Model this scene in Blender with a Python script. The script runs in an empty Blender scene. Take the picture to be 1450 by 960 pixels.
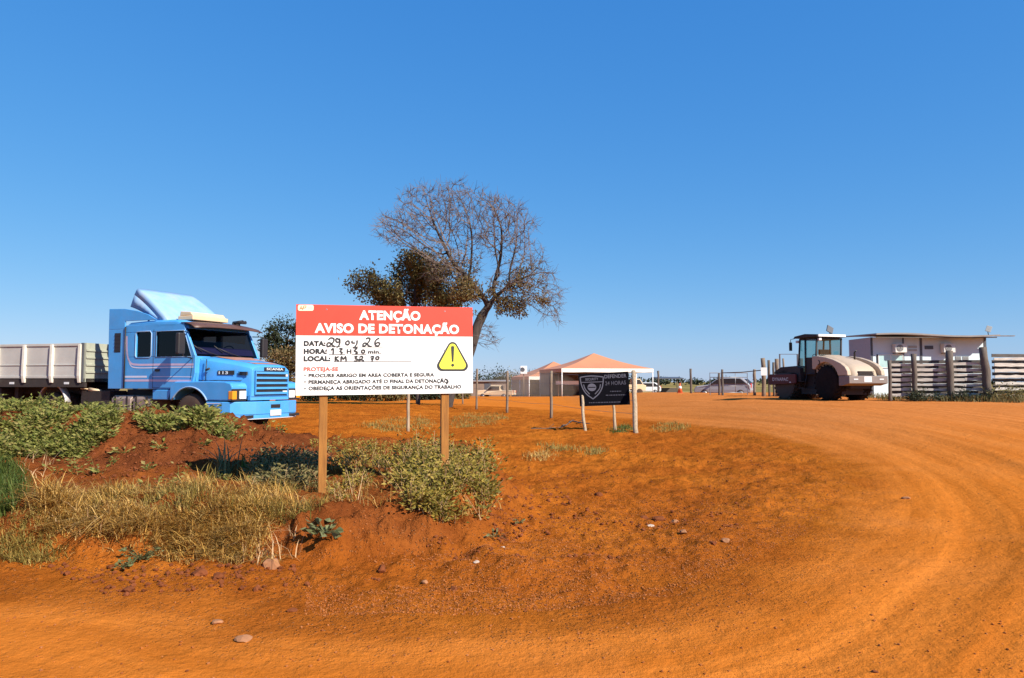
import bpy, math, random
import numpy as np
from mathutils import Vector, Matrix

random.seed(7)
RNG = np.random.default_rng(7)
SC = bpy.context.scene
COL = SC.collection
R = math.radians

# ------------------------------------------------------------------ camera, sky, sun, exposure
CAM_Z, PITCH, F_PX = 1.6, R(3.33), 1047.0
cam_data = bpy.data.cameras.new('camera')
cam_data.sensor_width = 36.0
cam_data.lens = 26.0
cam_data.clip_start = 0.05
cam_data.clip_end = 9000.0
cam = bpy.data.objects.new('camera', cam_data)
COL.objects.link(cam)
cam.location = (0, 0, CAM_Z)
cam.rotation_euler = (R(90) + PITCH, 0, 0)
SC.camera = cam

SUN_EL = R(36)
SUN_AZ = math.atan2(0.75, -0.65)          # clockwise from +Y
world = bpy.data.worlds.new('World')
SC.world = world
world.use_nodes = True
wn = world.node_tree
bg = wn.nodes['Background']
sky = wn.nodes.new('ShaderNodeTexSky')
sky.sky_type = 'NISHITA'
sky.sun_disc = False
sky.sun_elevation = SUN_EL
sky.sun_rotation = SUN_AZ
sky.altitude = 600.0
sky.air_density = 1.0
sky.dust_density = 0.25
sky.ozone_density = 3.0
hs = wn.nodes.new('ShaderNodeHueSaturation')
hs.inputs['Saturation'].default_value = 1.22
wn.links.new(sky.outputs[0], hs.inputs['Color'])
# per-channel response of the phone camera to the blue sky (power curve on the sky's own light)
sep = wn.nodes.new('ShaderNodeSeparateColor')
cmb = wn.nodes.new('ShaderNodeCombineColor')
wn.links.new(hs.outputs[0], sep.inputs[0])
for i, (gain, expo) in enumerate(((0.535, 0.80), (1.14, 0.53), (2.55, 0.30))):
    pw = wn.nodes.new('ShaderNodeMath'); pw.operation = 'POWER'; pw.inputs[1].default_value = expo
    ml = wn.nodes.new('ShaderNodeMath'); ml.operation = 'MULTIPLY'; ml.inputs[1].default_value = gain
    wn.links.new(sep.outputs[i], pw.inputs[0]); wn.links.new(pw.outputs[0], ml.inputs[0]); wn.links.new(ml.outputs[0], cmb.inputs[i])
wn.links.new(cmb.outputs[0], bg.inputs['Color'])
bg.inputs['Strength'].default_value = 0.11

sun_data = bpy.data.lights.new('sun', 'SUN')
sun_data.energy = 4.8
sun_data.angle = R(0.5)
sun_data.color = (1.0, 0.93, 0.82)
sun = bpy.data.objects.new('sun', sun_data)
COL.objects.link(sun)
sd = Vector((math.sin(SUN_AZ) * math.cos(SUN_EL), math.cos(SUN_AZ) * math.cos(SUN_EL), math.sin(SUN_EL)))
sun.rotation_euler = sd.to_track_quat('Z', 'Y').to_euler()
sun.location = (20, -20, 30)

vs = SC.view_settings
vs.view_transform = 'Standard'
vs.look = 'None'
vs.exposure = 0.8
vs.gamma = 1.0
vs.use_curve_mapping = False
SC.cycles.max_bounces = 6
SC.cycles.transparent_max_bounces = 12
SC.cycles.use_denoising = True

# ------------------------------------------------------------------ helpers: materials
def new_mat(name):
    m = bpy.data.materials.new(name)
    m.use_nodes = True
    return m, m.node_tree, m.node_tree.nodes['Principled BSDF']

def pm(name, col, rough=0.6, metal=0.0, var=0.15, scale=6.0, bump=0.0, bscale=40.0, dust=0.0, coat=0.0, dustcol=(0.40, 0.17, 0.07)):
    """painted/worn solid: colour broken by noise, optional red road dust, optional bump"""
    m, nt, b = new_mat(name)
    L = nt.links.new
    tc = nt.nodes.new('ShaderNodeTexCoord')
    n = nt.nodes.new('ShaderNodeTexNoise')
    n.inputs['Scale'].default_value = scale
    n.inputs['Detail'].default_value = 6
    n.inputs['Roughness'].default_value = 0.65
    L(tc.outputs['Object'], n.inputs['Vector'])
    cr = nt.nodes.new('ShaderNodeValToRGB')
    cr.color_ramp.elements[0].position = 0.3
    cr.color_ramp.elements[1].position = 0.7
    d = [max(0, c * (1 - var)) for c in col]
    l = [min(1, c * (1 + var)) for c in col]
    cr.color_ramp.elements[0].color = (*d, 1)
    cr.color_ramp.elements[1].color = (*l, 1)
    L(n.outputs['Fac'], cr.inputs['Fac'])
    out = cr.outputs['Color']
    b.inputs['Roughness'].default_value = rough
    if dust > 0:
        n2 = nt.nodes.new('ShaderNodeTexNoise')
        n2.inputs['Scale'].default_value = 2.3
        n2.inputs['Detail'].default_value = 8
        n2.inputs['Roughness'].default_value = 0.7
        L(tc.outputs['Object'], n2.inputs['Vector'])
        mr = nt.nodes.new('ShaderNodeMapRange')
        mr.inputs['From Min'].default_value = 0.38
        mr.inputs['From Max'].default_value = 0.72
        mr.inputs['To Min'].default_value = dust * 0.35
        mr.inputs['To Max'].default_value = dust
        L(n2.outputs['Fac'], mr.inputs['Value'])
        mx = nt.nodes.new('ShaderNodeMixRGB')
        L(mr.outputs[0], mx.inputs['Fac'])
        L(out, mx.inputs['Color1'])
        mx.inputs['Color2'].default_value = (*dustcol, 1)
        out = mx.outputs['Color']
        ra = nt.nodes.new('ShaderNodeMapRange')
        ra.inputs['To Min'].default_value = rough
        ra.inputs['To Max'].default_value = 0.9
        L(mr.outputs[0], ra.inputs['Value'])
        L(ra.outputs[0], b.inputs['Roughness'])
    L(out, b.inputs['Base Color'])
    b.inputs['Metallic'].default_value = metal
    if rough >= 0.9: b.inputs['Specular IOR Level'].default_value = 0.08
    if coat:
        b.inputs['Coat Weight'].default_value = coat
        b.inputs['Coat Roughness'].default_value = 0.15
    if bump > 0:
        n3 = nt.nodes.new('ShaderNodeTexNoise')
        n3.inputs['Scale'].default_value = bscale
        n3.inputs['Detail'].default_value = 5
        L(tc.outputs['Object'], n3.inputs['Vector'])
        bp = nt.nodes.new('ShaderNodeBump')
        bp.inputs['Strength'].default_value = bump
        bp.inputs['Distance'].default_value = 0.02
        L(n3.outputs['Fac'], bp.inputs['Height'])
        L(bp.outputs['Normal'], b.inputs['Normal'])
    return m

def wood_mat(name, c1, c2, stretch=(14, 14, 1.2), rough=0.85):
    m, nt, b = new_mat(name)
    L = nt.links.new
    tc = nt.nodes.new('ShaderNodeTexCoord')
    mp = nt.nodes.new('ShaderNodeMapping')
    mp.inputs['Scale'].default_value = stretch
    L(tc.outputs['Object'], mp.inputs['Vector'])
    n = nt.nodes.new('ShaderNodeTexNoise')
    n.inputs['Scale'].default_value = 2.2
    n.inputs['Detail'].default_value = 7
    n.inputs['Roughness'].default_value = 0.7
    L(mp.outputs[0], n.inputs['Vector'])
    cr = nt.nodes.new('ShaderNodeValToRGB')
    cr.color_ramp.elements[0].position = 0.32
    cr.color_ramp.elements[1].position = 0.68
    cr.color_ramp.elements[0].color = (*c1, 1)
    cr.color_ramp.elements[1].color = (*c2, 1)
    L(n.outputs['Fac'], cr.inputs['Fac'])
    L(cr.outputs['Color'], b.inputs['Base Color'])
    bp = nt.nodes.new('ShaderNodeBump')
    bp.inputs['Strength'].default_value = 0.5
    bp.inputs['Distance'].default_value = 0.01
    L(n.outputs['Fac'], bp.inputs['Height'])
    L(bp.outputs['Normal'], b.inputs['Normal'])
    b.inputs['Roughness'].default_value = rough
    return m

def leaf_mat(name, cols, transl=0.3, rough=0.6):
    """each leaf/blade (mesh island) takes its own colour"""
    m, nt, b = new_mat(name)
    L = nt.links.new
    g = nt.nodes.new('ShaderNodeNewGeometry')
    cr = nt.nodes.new('ShaderNodeValToRGB')
    el = cr.color_ramp.elements
    while len(el) < len(cols):
        el.new(0.5)
    for i, c in enumerate(cols):
        el[i].position = i / (len(cols) - 1)
        el[i].color = (*c, 1)
    L(g.outputs['Random Per Island'], cr.inputs['Fac'])
    L(cr.outputs['Color'], b.inputs['Base Color'])
    b.inputs['Roughness'].default_value = rough
    b.inputs['Specular IOR Level'].default_value = 0.25
    if transl > 0:
        t = nt.nodes.new('ShaderNodeBsdfTranslucent')
        L(cr.outputs['Color'], t.inputs['Color'])
        mx = nt.nodes.new('ShaderNodeMixShader')
        mx.inputs['Fac'].default_value = transl
        L(b.outputs[0], mx.inputs[1])
        L(t.outputs[0], mx.inputs[2])
        L(mx.outputs[0], nt.nodes['Material Output'].inputs['Surface'])
    return m

def glass_mat(name, tint, gloss=0.12):
    m, nt, b = new_mat(name)
    L = nt.links.new
    nt.nodes.remove(b)
    t = nt.nodes.new('ShaderNodeBsdfTransparent')
    t.inputs['Color'].default_value = (*tint, 1)
    g = nt.nodes.new('ShaderNodeBsdfGlossy')
    g.inputs['Roughness'].default_value = 0.04
    g.inputs['Color'].default_value = (0.9, 0.95, 1, 1)
    lw = nt.nodes.new('ShaderNodeLayerWeight')
    lw.inputs['Blend'].default_value = 0.5
    fr = nt.nodes.new('ShaderNodeMath'); fr.operation = 'POWER'; fr.inputs[1].default_value = 5.0
    L(lw.outputs['Facing'], fr.inputs[0])
    ad = nt.nodes.new('ShaderNodeMath')
    ad.operation = 'ADD'
    ad.use_clamp = True
    ad.inputs[1].default_value = gloss
    L(fr.outputs[0], ad.inputs[0])
    mx = nt.nodes.new('ShaderNodeMixShader')
    L(ad.outputs[0], mx.inputs['Fac'])
    L(t.outputs[0], mx.inputs[1])
    L(g.outputs[0], mx.inputs[2])
    L(mx.outputs[0], nt.nodes['Material Output'].inputs['Surface'])
    return m

# ------------------------------------------------------------------ helpers: objects
def tag(o, label=None, cat=None, group=None, kind=None):
    if label: o['label'] = label
    if cat: o['category'] = cat
    if group: o['group'] = group
    if kind: o['kind'] = kind
    return o

def thing(name, label, cat, loc, rz=0.0, group=None):
    o = bpy.data.objects.new(name, None)
    o.empty_display_size = 0.3
    COL.objects.link(o)
    o.location = loc
    o.rotation_euler = (0, 0, rz)
    return tag(o, label, cat, group)

def copy_tree(o, parent=None):
    c = o.copy()
    COL.objects.link(c)
    if parent is not None:
        c.parent = parent
    for ch in [x for x in list(COL.objects) if x.parent == o]:
        copy_tree(ch, c)
    return c

def mesh_np(name, V, T, mat, parent=None, smooth=False):
    """fast mesh from numpy vertices and triangles/quads"""
    V = np.asarray(V, dtype=np.float32)
    T = np.asarray(T, dtype=np.int32)
    k = T.shape[1]
    me = bpy.data.meshes.new(name)
    me.vertices.add(len(V))
    me.vertices.foreach_set('co', V.ravel())
    me.loops.add(T.size)
    me.loops.foreach_set('vertex_index', T.ravel())
    me.polygons.add(len(T))
    me.polygons.foreach_set('loop_start', np.arange(0, T.size, k, dtype=np.int32))
    me.polygons.foreach_set('loop_total', np.full(len(T), k, dtype=np.int32))
    me.polygons.foreach_set('use_smooth', np.full(len(T), smooth, dtype=bool))
    me.update(calc_edges=True)
    me.materials.append(mat)
    o = bpy.data.objects.new(name, me)
    COL.objects.link(o)
    if parent is not None:
        o.parent = parent
    return o

class MB:
    """collects simple solids; build() links them as one mesh"""
    def __init__(s):
        s.v, s.f, s.sm, s.mi = [], [], [], []
        s.m = 0
    def add(s, verts, faces, smooth=False, M=None):
        b = len(s.v)
        for p in verts:
            p = Vector(p)
            s.v.append(tuple(M @ p) if M is not None else tuple(p))
        for f in faces:
            s.f.append([b + i for i in f])
            s.sm.append(smooth)
            s.mi.append(s.m)
        return s
    def box(s, x0, x1, y0, y1, z0, z1, M=None):
        v = [(x0, y0, z0), (x1, y0, z0), (x1, y1, z0), (x0, y1, z0), (x0, y0, z1), (x1, y0, z1), (x1, y1, z1), (x0, y1, z1)]
        f = [(0, 3, 2, 1), (4, 5, 6, 7), (0, 1, 5, 4), (1, 2, 6, 5), (2, 3, 7, 6), (3, 0, 4, 7)]
        return s.add(v, f, False, M)
    def cbox(s, c, d, M=None):
        return s.box(c[0] - d[0] / 2, c[0] + d[0] / 2, c[1] - d[1] / 2, c[1] + d[1] / 2, c[2] - d[2] / 2, c[2] + d[2] / 2, M)
    def tube(s, path, rad, n=8, caps=True, smooth=True):
        P = [Vector(p) for p in path]
        if not hasattr(rad, '__len__'):
            rad = [rad] * len(P)
        v, f = [], []
        up = Vector((0, 0, 1))
        d0 = (P[1] - P[0]).normalized()
        if abs(d0.z) > 0.9: up = Vector((1, 0, 0))
        a = d0.cross(up).normalized()
        for i, p in enumerate(P):
            d = (P[min(i + 1, len(P) - 1)] - P[max(i - 1, 0)]).normalized()
            a = (a - d * a.dot(d)).normalized()
            b = d.cross(a)
            for k in range(n):
                t = 2 * math.pi * k / n
                v.append(p + (a * math.cos(t) + b * math.sin(t)) * rad[i])
        for i in range(len(P) - 1):
            for k in range(n):
                k2 = (k + 1) % n
                f.append((i * n + k, i * n + k2, (i + 1) * n + k2, (i + 1) * n + k))
        s.add(v, f, smooth)
        if caps:
            b = len(s.v) - len(v)
            s.f.append([b + k for k in range(n - 1, -1, -1)]); s.sm.append(False); s.mi.append(s.m)
            e = b + (len(P) - 1) * n
            s.f.append([e + k for k in range(n)]); s.sm.append(False); s.mi.append(s.m)
        return s
    def prism(s, poly, axis, a, b, smooth=False, M=None):
        """polygon (2-D) extruded along axis 'x','y' or 'z' from a to b"""
        def P(u, w, t):
            return {'x': (t, u, w), 'y': (u, t, w), 'z': (u, w, t)}[axis]
        n = len(poly)
        v = [P(u, w, a) for u, w in poly] + [P(u, w, b) for u, w in poly]
        f = [tuple(range(n - 1, -1, -1)), tuple(range(n, 2 * n))]
        f += [(i, (i + 1) % n, n + (i + 1) % n, n + i) for i in range(n)]
        return s.add(v, f, smooth, M)
    def lathe(s, prof, c, axis='y', n=28, smooth=True):
        """profile [(offset along axis, radius)]"""
        v, f = [], []
        for (o, r) in prof:
            for k in range(n):
                t = 2 * math.pi * k / n
                u, w = r * math.cos(t), r * math.sin(t)
                p = {'y': (c[0] + u, c[1] + o, c[2] + w), 'x': (c[0] + o, c[1] + u, c[2] + w), 'z': (c[0] + u, c[1] + w, c[2] + o)}[axis]
                v.append(p)
        for i in range(len(prof) - 1):
            for k in range(n):
                k2 = (k + 1) % n
                f.append((i * n + k, i * n + k2, (i + 1) * n + k2, (i + 1) * n + k))
        s.add(v, f, smooth)
        b = len(s.v) - len(v)
        e = b + (len(prof) - 1) * n
        if prof[0][1] > 1e-4:
            s.f.append([b + k for k in range(n - 1, -1, -1)]); s.sm.append(False); s.mi.append(s.m)
        if prof[-1][1] > 1e-4:
            s.f.append([e + k for k in range(n)]); s.sm.append(False); s.mi.append(s.m)
        return s
    def loft(s, secs, closed=True, caps=True, smooth=True):
        """list of equal-length vertex rings"""
        n = len(secs[0])
        v = [p for r in secs for p in r]
        f = []
        m = n if closed else n - 1
        for i in range(len(secs) - 1):
            for k in range(m):
                k2 = (k + 1) % n
                f.append((i * n + k, i * n + k2, (i + 1) * n + k2, (i + 1) * n + k))
        s.add(v, f, smooth)
        if caps and closed:
            b = len(s.v) - len(v)
            e = b + (len(secs) - 1) * n
            s.f.append([b + k for k in range(n - 1, -1, -1)]); s.sm.append(False); s.mi.append(s.m)
            s.f.append([e + k for k in range(n)]); s.sm.append(False); s.mi.append(s.m)
        return s
    def build(s, name, mats, parent=None, bevel=0.0, segs=2, normals=True, solid=0.0, subsurf=0):
        import bmesh
        me = bpy.data.meshes.new(name)
        me.from_pydata(s.v, [], s.f)
        for p, q, mi in zip(me.polygons, s.sm, s.mi):
            p.use_smooth = q
            p.material_index = mi
        for m in (mats if isinstance(mats, (list, tuple)) else [mats]):
            me.materials.append(m)
        if normals:
            bm = bmesh.new()
            bm.from_mesh(me)
            bmesh.ops.recalc_face_normals(bm, faces=bm.faces)
            bm.to_mesh(me)
            bm.free()
        o = bpy.data.objects.new(name, me)
        COL.objects.link(o)
        if parent is not None:
            o.parent = parent
        if solid:
            md = o.modifiers.new('solid', 'SOLIDIFY'); md.thickness = solid; md.offset = 0
        if subsurf:
            md = o.modifiers.new('sub', 'SUBSURF'); md.levels = subsurf; md.render_levels = subsurf
        if bevel:
            md = o.modifiers.new('bevel', 'BEVEL')
            md.width = bevel; md.segments = segs; md.limit_method = 'ANGLE'; md.angle_limit = R(35)
        return o

def text_part(name, body, mat, parent, to3d, x0, zb, width=None, cap=0.05, bold=0.0, center=None):
    """flat lettering; to3d(u, w) maps board coordinates to the parent's space"""
    c = bpy.data.curves.new('lettering_curve', 'FONT')
    c.body = body
    c.space_character = 1.0 + bold * 1.6
    c.offset = bold
    c.resolution_u = 4
    o = bpy.data.objects.new('lettering_curve', c)
    COL.objects.link(o)
    dg = bpy.context.evaluated_depsgraph_get()
    dg.update()
    me = bpy.data.meshes.new_from_object(o.evaluated_get(dg))
    bpy.data.objects.remove(o)
    xs = [v.co.x for v in me.vertices]
    mn, mxx = min(xs), max(xs)
    sz = cap / 0.69
    sx = (width / (mxx - mn)) if width else sz
    off = (center - width / 2 if width else center - sx * (mxx - mn) / 2) if center is not None else x0
    for v in me.vertices:
        v.co = Vector(to3d(off + (v.co.x - mn) * sx, zb + v.co.y * sz))
    me.materials.clear()
    me.materials.append(mat)
    me.name = name
    ob = bpy.data.objects.new(name, me)
    COL.objects.link(ob)
    ob.parent = parent
    return ob

def catmull(pts, n=6):
    P = [np.array(p, float) for p in pts]
    if len(P) < 3:
        return [tuple(P[0] + (P[-1] - P[0]) * i / n) for i in range(n + 1)]
    out = []
    Q = [2 * P[0] - P[1]] + P + [2 * P[-1] - P[-2]]
    for i in range(1, len(Q) - 2):
        for k in range(n):
            t = k / n
            a, b, c, d = Q[i - 1], Q[i], Q[i + 1], Q[i + 2]
            out.append(tuple(0.5 * (2 * b + (c - a) * t + (2 * a - 5 * b + 4 * c - d) * t * t + (3 * b - a - 3 * c + d) * t ** 3)))
    out.append(tuple(P[-1]))
    return out

def ribbon(mb, pts, w, to3d):
    """flat pen stroke of width w"""
    n = len(pts)
    v = []
    for i, p in enumerate(pts):
        a, b = pts[max(i - 1, 0)], pts[min(i + 1, n - 1)]
        dx, dy = b[0] - a[0], b[1] - a[1]
        l = math.hypot(dx, dy) or 1
        nx, ny = -dy / l * w / 2, dx / l * w / 2
        v.append(to3d(p[0] + nx, p[1] + ny)); v.append(to3d(p[0] - nx, p[1] - ny))
    mb.add(v, [(2 * i, 2 * i + 1, 2 * i + 3, 2 * i + 2) for i in range(n - 1)])

# ------------------------------------------------------------------ terrain
def S(a, b, x):
    t = np.clip((np.asarray(x, float) - a) / (b - a), 0, 1)
    return t * t * (3 - 2 * t)

def _hash(ix, iy, seed):
    h = (ix.astype(np.int64) * 374761393 + iy.astype(np.int64) * 668265263 + seed * 1442695041) & 0x7fffffff
    h = ((h ^ (h >> 13)) * 1274126177) & 0x7fffffff
    return ((h ^ (h >> 16)) & 0xffff) / 65535.0

def vnoise(x, y, seed=0):
    x = np.asarray(x, float); y = np.asarray(y, float)
    ix, iy = np.floor(x), np.floor(y)
    fx, fy = x - ix, y - iy
    fx = fx * fx * (3 - 2 * fx); fy = fy * fy * (3 - 2 * fy)
    ix = ix.astype(np.int64); iy = iy.astype(np.int64)
    a, b = _hash(ix, iy, seed), _hash(ix + 1, iy, seed)
    c, d = _hash(ix, iy + 1, seed), _hash(ix + 1, iy + 1, seed)
    return (a * (1 - fx) + b * fx) * (1 - fy) + (c * (1 - fx) + d * fx) * fy - 0.5

def fbm(x, y, sc, oct=4, seed=0, gain=0.5):
    r, a = 0.0, 1.0
    for k in range(oct):
        r = r + a * vnoise(x * sc + 17.3 * k, y * sc - 9.1 * k, seed + k)
        sc *= 2.03; a *= gain
    return r

EDGE = catmull([(-60, 6.4), (-15, 6.2), (-4, 5.8), (-1.3, 5.0), (.9, 5.25), (2.4, 6.7), (3.8, 8.4), (5.4, 11.2), (6.9, 15.5), (7.2, 20.5), (6.4, 26), (5, 33), (2, 42), (-8, 52), (-60, 60)], 4)
BANK = catmull([(-60, 6.7), (-12, 6.7), (-4.5, 6.6), (-1.6, 6.5), (-.6, 6.75), (.1, 7.6), (.45, 9.2), (0., 12), (-1.5, 14.5), (-4, 16.2), (-60, 16.2)], 3)

def inside(poly, x, y):
    r = np.zeros(np.shape(x), bool)
    n = len(poly)
    for i in range(n):
        (x1, y1), (x2, y2) = poly[i], poly[(i + 1) % n]
        if y1 == y2: continue
        c = ((y1 > y) != (y2 > y)) & (x < (x2 - x1) * (y - y1) / (y2 - y1) + x1)
        r ^= c
    return r

def poly_dist(poly, x, y, arc=False):
    best = np.full(np.shape(x), 1e9)
    ar = np.zeros(np.shape(x))
    acc = 0.0
    for i in range(len(poly) - 1):
        (x1, y1), (x2, y2) = poly[i], poly[i + 1]
        dx, dy = x2 - x1, y2 - y1
        l2 = dx * dx + dy * dy
        t = np.clip(((x - x1) * dx + (y - y1) * dy) / l2, 0, 1)
        d = np.hypot(x - x1 - t * dx, y - y1 - t * dy)
        m = d < best
        best = np.where(m, d, best)
        if arc:
            ar = np.where(m, acc + t * math.sqrt(l2), ar)
        acc += math.sqrt(l2)
    return (best, ar) if arc else best

RX = [-40, -14, -8.2, -6.5, -4.8, -4.1, -3.4, -2.8, -2.2, 50]
RH = [.4, .60, .62, .62, .62, .52, .30, .10, 0, 0]

def masks(x, y):
    x = np.asarray(x, float); y = np.asarray(y, float)
    u, v = poly_dist(EDGE, x, y, True)
    u = np.where(inside(EDGE, x, y), -u, u)
    b = np.where(inside(BANK, x, y), poly_dist(BANK, x, y), 0)
    md = np.interp(x, RX, RH) * S(9.3, 11.5, y + 0.5 * fbm(x, y, .5, 2, 40)) * (1 - S(12.1, 14.2, y))
    return u, v, b, md

def height(x, y, detail=True):
    x = np.asarray(x, float); y = np.asarray(y, float)
    u, v, b, md = masks(x, y)
    z = 0.78 * S(8, 28, y) * S(4, 12, x) * (1 - S(55, 100, y))
    z = z + 0.28 * S(-2.5, -8, x) * S(9, 16, y) * (1 - S(30, 60, y))
    z = z - 0.65 * S(82, 104, y) * S(16, 10, x)
    z = z + 0.39 * S(0, .8, b) + md
    z = z - 0.06 * S(-1.5, .5, u) * (1 - S(1.0, 3.0, u)) * (y < 40)
    if detail:
        isl = S(0.3, -1.2, u)
        near = 1 - S(40, 120, np.hypot(x, y))
        bank_edge = np.clip(S(0, .3, b) * (1 - S(.9, 1.6, b)), 0, 1)
        z = z + near * (0.020 * fbm(x, y, .8, 3, 3) + isl * (0.10 * fbm(x, y, .9, 4, 11) + .065 * fbm(x, y, 4.2, 4, 21, .6)))
        z = z + near * (1 - isl) * (.010 * fbm(x, y, 6, 3, 5) + .035 * fbm(u * 1.3, v * .07, 1.3, 3, 31) * S(0, 1, u))
        z = z + (np.clip(md * 2, 0, 1) * .20 + bank_edge * .18) * fbm(x, y, 2.6, 5, 51, .62)
    return z

def ray(px, py):
    """direction (per metre of y) of a photo pixel"""
    dx = (np.asarray(px, float) - 725) / F_PX
    dv = -(np.asarray(py, float) - 480) / F_PX
    cy, sy = math.cos(PITCH), math.sin(PITCH)
    ry = cy - dv * sy
    rz = sy + dv * cy
    return dx / ry, rz / ry

def at(px, py, D):
    a, c = ray(px, py)
    return float(a * D), float(D), float(CAM_Z + c * D)

YS = 3.0 * np.power(200 / 3.0, np.linspace(0, 1, 420))
def gp(px, py):
    """ground points seen through photo pixels (arrays)"""
    px = np.atleast_1d(np.asarray(px, float)); py = np.atleast_1d(np.asarray(py, float))
    a, c = ray(px, py)
    done = np.full(len(px), 200.0)
    hit = np.zeros(len(px), bool)
    prev = np.zeros(len(px))
    for k, D in enumerate(YS):
        g = CAM_Z + c * D - height(a * D, np.full(len(px), D), False)
        new = (~hit) & (g <= 0)
        if new.any():
            pr = prev[new]
            t = pr / np.maximum(pr - g[new], 1e-6)
            D0 = YS[max(k - 1, 0)]
            done[new] = D0 + (D - D0) * t
            hit |= new
        prev = g
        if hit.all(): break
    x, y = a * done, done
    return np.stack([x, y, height(x, y)], 1)

def g1(px, py):
    return tuple(float(q) for q in gp([px], [py])[0])

def gz(x, y):
    return float(height(np.array([x]), np.array([y]))[0])
# ------------------------------------------------------------------ ground sheet
def ground_material():
    m, nt, b = new_mat('red_earth')
    L = nt.links.new
    N = nt.nodes.new
    geo = N('ShaderNodeNewGeometry')
    def noise(scale, detail=6, rough=0.6, vec=None, dist=0.0):
        n = N('ShaderNodeTexNoise')
        n.inputs['Scale'].default_value = scale
        n.inputs['Detail'].default_value = detail
        n.inputs['Roughness'].default_value = rough
        n.inputs['Distortion'].default_value = dist
        L(vec if vec is not None else geo.outputs['Position'], n.inputs['Vector'])
        return n.outputs['Fac']
    def rng(v, a, bb, c=0.0, d=1.0):
        r = N('ShaderNodeMapRange')
        r.inputs['From Min'].default_value = a; r.inputs['From Max'].default_value = bb
        r.inputs['To Min'].default_value = c; r.inputs['To Max'].default_value = d
        L(v, r.inputs['Value'])
        return r.outputs[0]
    def mix(f, c1, c2, mode='MIX'):
        x = N('ShaderNodeMixRGB'); x.blend_type = mode
        for s, q in ((x.inputs['Fac'], f), (x.inputs['Color1'], c1), (x.inputs['Color2'], c2)):
            if isinstance(q, (int, float)): s.default_value = q
            elif isinstance(q, tuple): s.default_value = (*q, 1)
            else: L(q, s)
        return x.outputs['Color']
    def math_(op, a, bb):
        x = N('ShaderNodeMath'); x.operation = op
        for s, q in ((x.inputs[0], a), (x.inputs[1], bb)):
            if isinstance(q, (int, float)): s.default_value = q
            else: L(q, s)
        return x.outputs[0]
    def attr(n):
        a = N('ShaderNodeAttribute'); a.attribute_name = n
        return a.outputs['Fac']
    u, v = attr('road_u'), attr('road_v')
    road, mound, far, verge = attr('road'), attr('mound'), attr('far'), attr('verge')
    cmb = N('ShaderNodeCombineXYZ')
    L(math_('MULTIPLY', u, 2.6), cmb.inputs[0]); L(math_('MULTIPLY', v, 0.10), cmb.inputs[1])
    streak = noise(1.0, 5, 0.6, cmb.outputs[0], 0.3)
    cmb2 = N('ShaderNodeCombineXYZ')
    L(math_('MULTIPLY', u, 9.0), cmb2.inputs[0]); L(math_('MULTIPLY', v, 0.35), cmb2.inputs[1])
    streak2 = noise(1.0, 4, 0.6, cmb2.outputs[0], 0.2)
    big = noise(0.35, 5, 0.6)
    mid = noise(2.2, 6, 0.65)
    fine = noise(28, 5, 0.7)
    grit = noise(110, 3, 0.7)
    # road: compacted orange dust with tyre streaks
    c_road = mix(rng(streak, .38, .64), (0.45, 0.127, 0.016), (0.58, 0.176, 0.026))
    c_road = mix(math_('MULTIPLY', rng(streak2, .56, .70), .26), c_road, (0.35, 0.095, 0.008))
    c_road = mix(math_('MULTIPLY', rng(big, .5, .7), .45), c_road, (0.58, 0.195, 0.042))
    cmb3 = N('ShaderNodeCombineXYZ')
    L(math_('MULTIPLY', u, 24.0), cmb3.inputs[0]); L(math_('MULTIPLY', v, 1.6), cmb3.inputs[1])
    streak3 = noise(1.0, 3, 0.55, cmb3.outputs[0], 0.15)
    c_road = mix(math_('MULTIPLY', attr('dusty'), .7), c_road, mix(rng(streak, .4, .6), (0.46, 0.155, 0.042), (0.52, 0.19, 0.06)))
    c_road = mix(math_('MULTIPLY', math_('MULTIPLY', rng(streak3, .55, .66), rng(streak, .42, .58)), .28), c_road, (0.30, 0.078, 0.007))
    c_road = mix(math_('MULTIPLY', rng(fine, .5, .75), .35), c_road, (0.33, 0.086, 0.007))
    # verge/field: darker, redder, patchy
    c_isl = mix(rng(mid, .35, .65), (0.27, 0.070, 0.010), (0.42, 0.112, 0.012))
    c_isl = mix(rng(big, .45, .62), c_isl, mix(rng(mid, .4, .6), (0.39, 0.112, 0.012), (0.50, 0.148, 0.017)))
    c_isl = mix(math_('MULTIPLY', rng(fine, .52, .68), .6), c_isl, (0.15, 0.036, 0.006))
    c_mound = mix(rng(mid, .35, .65), (0.125, 0.035, 0.012), (0.235, 0.066, 0.019))  # mound's own darker earth, lowered further for the shade on its face
    c_mound = mix(math_('MULTIPLY', rng(fine, .5, .7), .5), c_mound, (0.085, 0.024, 0.009))
    col = mix(mound, c_isl, c_mound)
    col = mix(road, col, c_road)
    # gravelly verge between bank and road
    vor = N('ShaderNodeTexVoronoi'); vor.inputs['Scale'].default_value = 34
    L(geo.outputs['Position'], vor.inputs['Vector'])
    sepc = N('ShaderNodeSeparateColor'); L(vor.outputs['Color'], sepc.inputs[0])
    peb = math_('MULTIPLY', math_('MULTIPLY', rng(vor.outputs['Distance'], .36, .22), rng(sepc.outputs[0], .45, .55)), math_('MULTIPLY', verge, rng(mid, .40, .55)))
    col = mix(math_('MULTIPLY', peb, .75), col, mix(sepc.outputs[1], (0.14, 0.052, 0.022), (0.50, 0.22, 0.09)))
    vgap = math_('MULTIPLY', math_('MULTIPLY', verge, rng(mid, .42, .6)), .2)
    col = mix(vgap, col, (0.21, 0.066, 0.018))
    spk = math_('MULTIPLY', rng(noise(16, 4, .75), .60, .68), rng(noise(1.1, 3), .42, .62))
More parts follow.
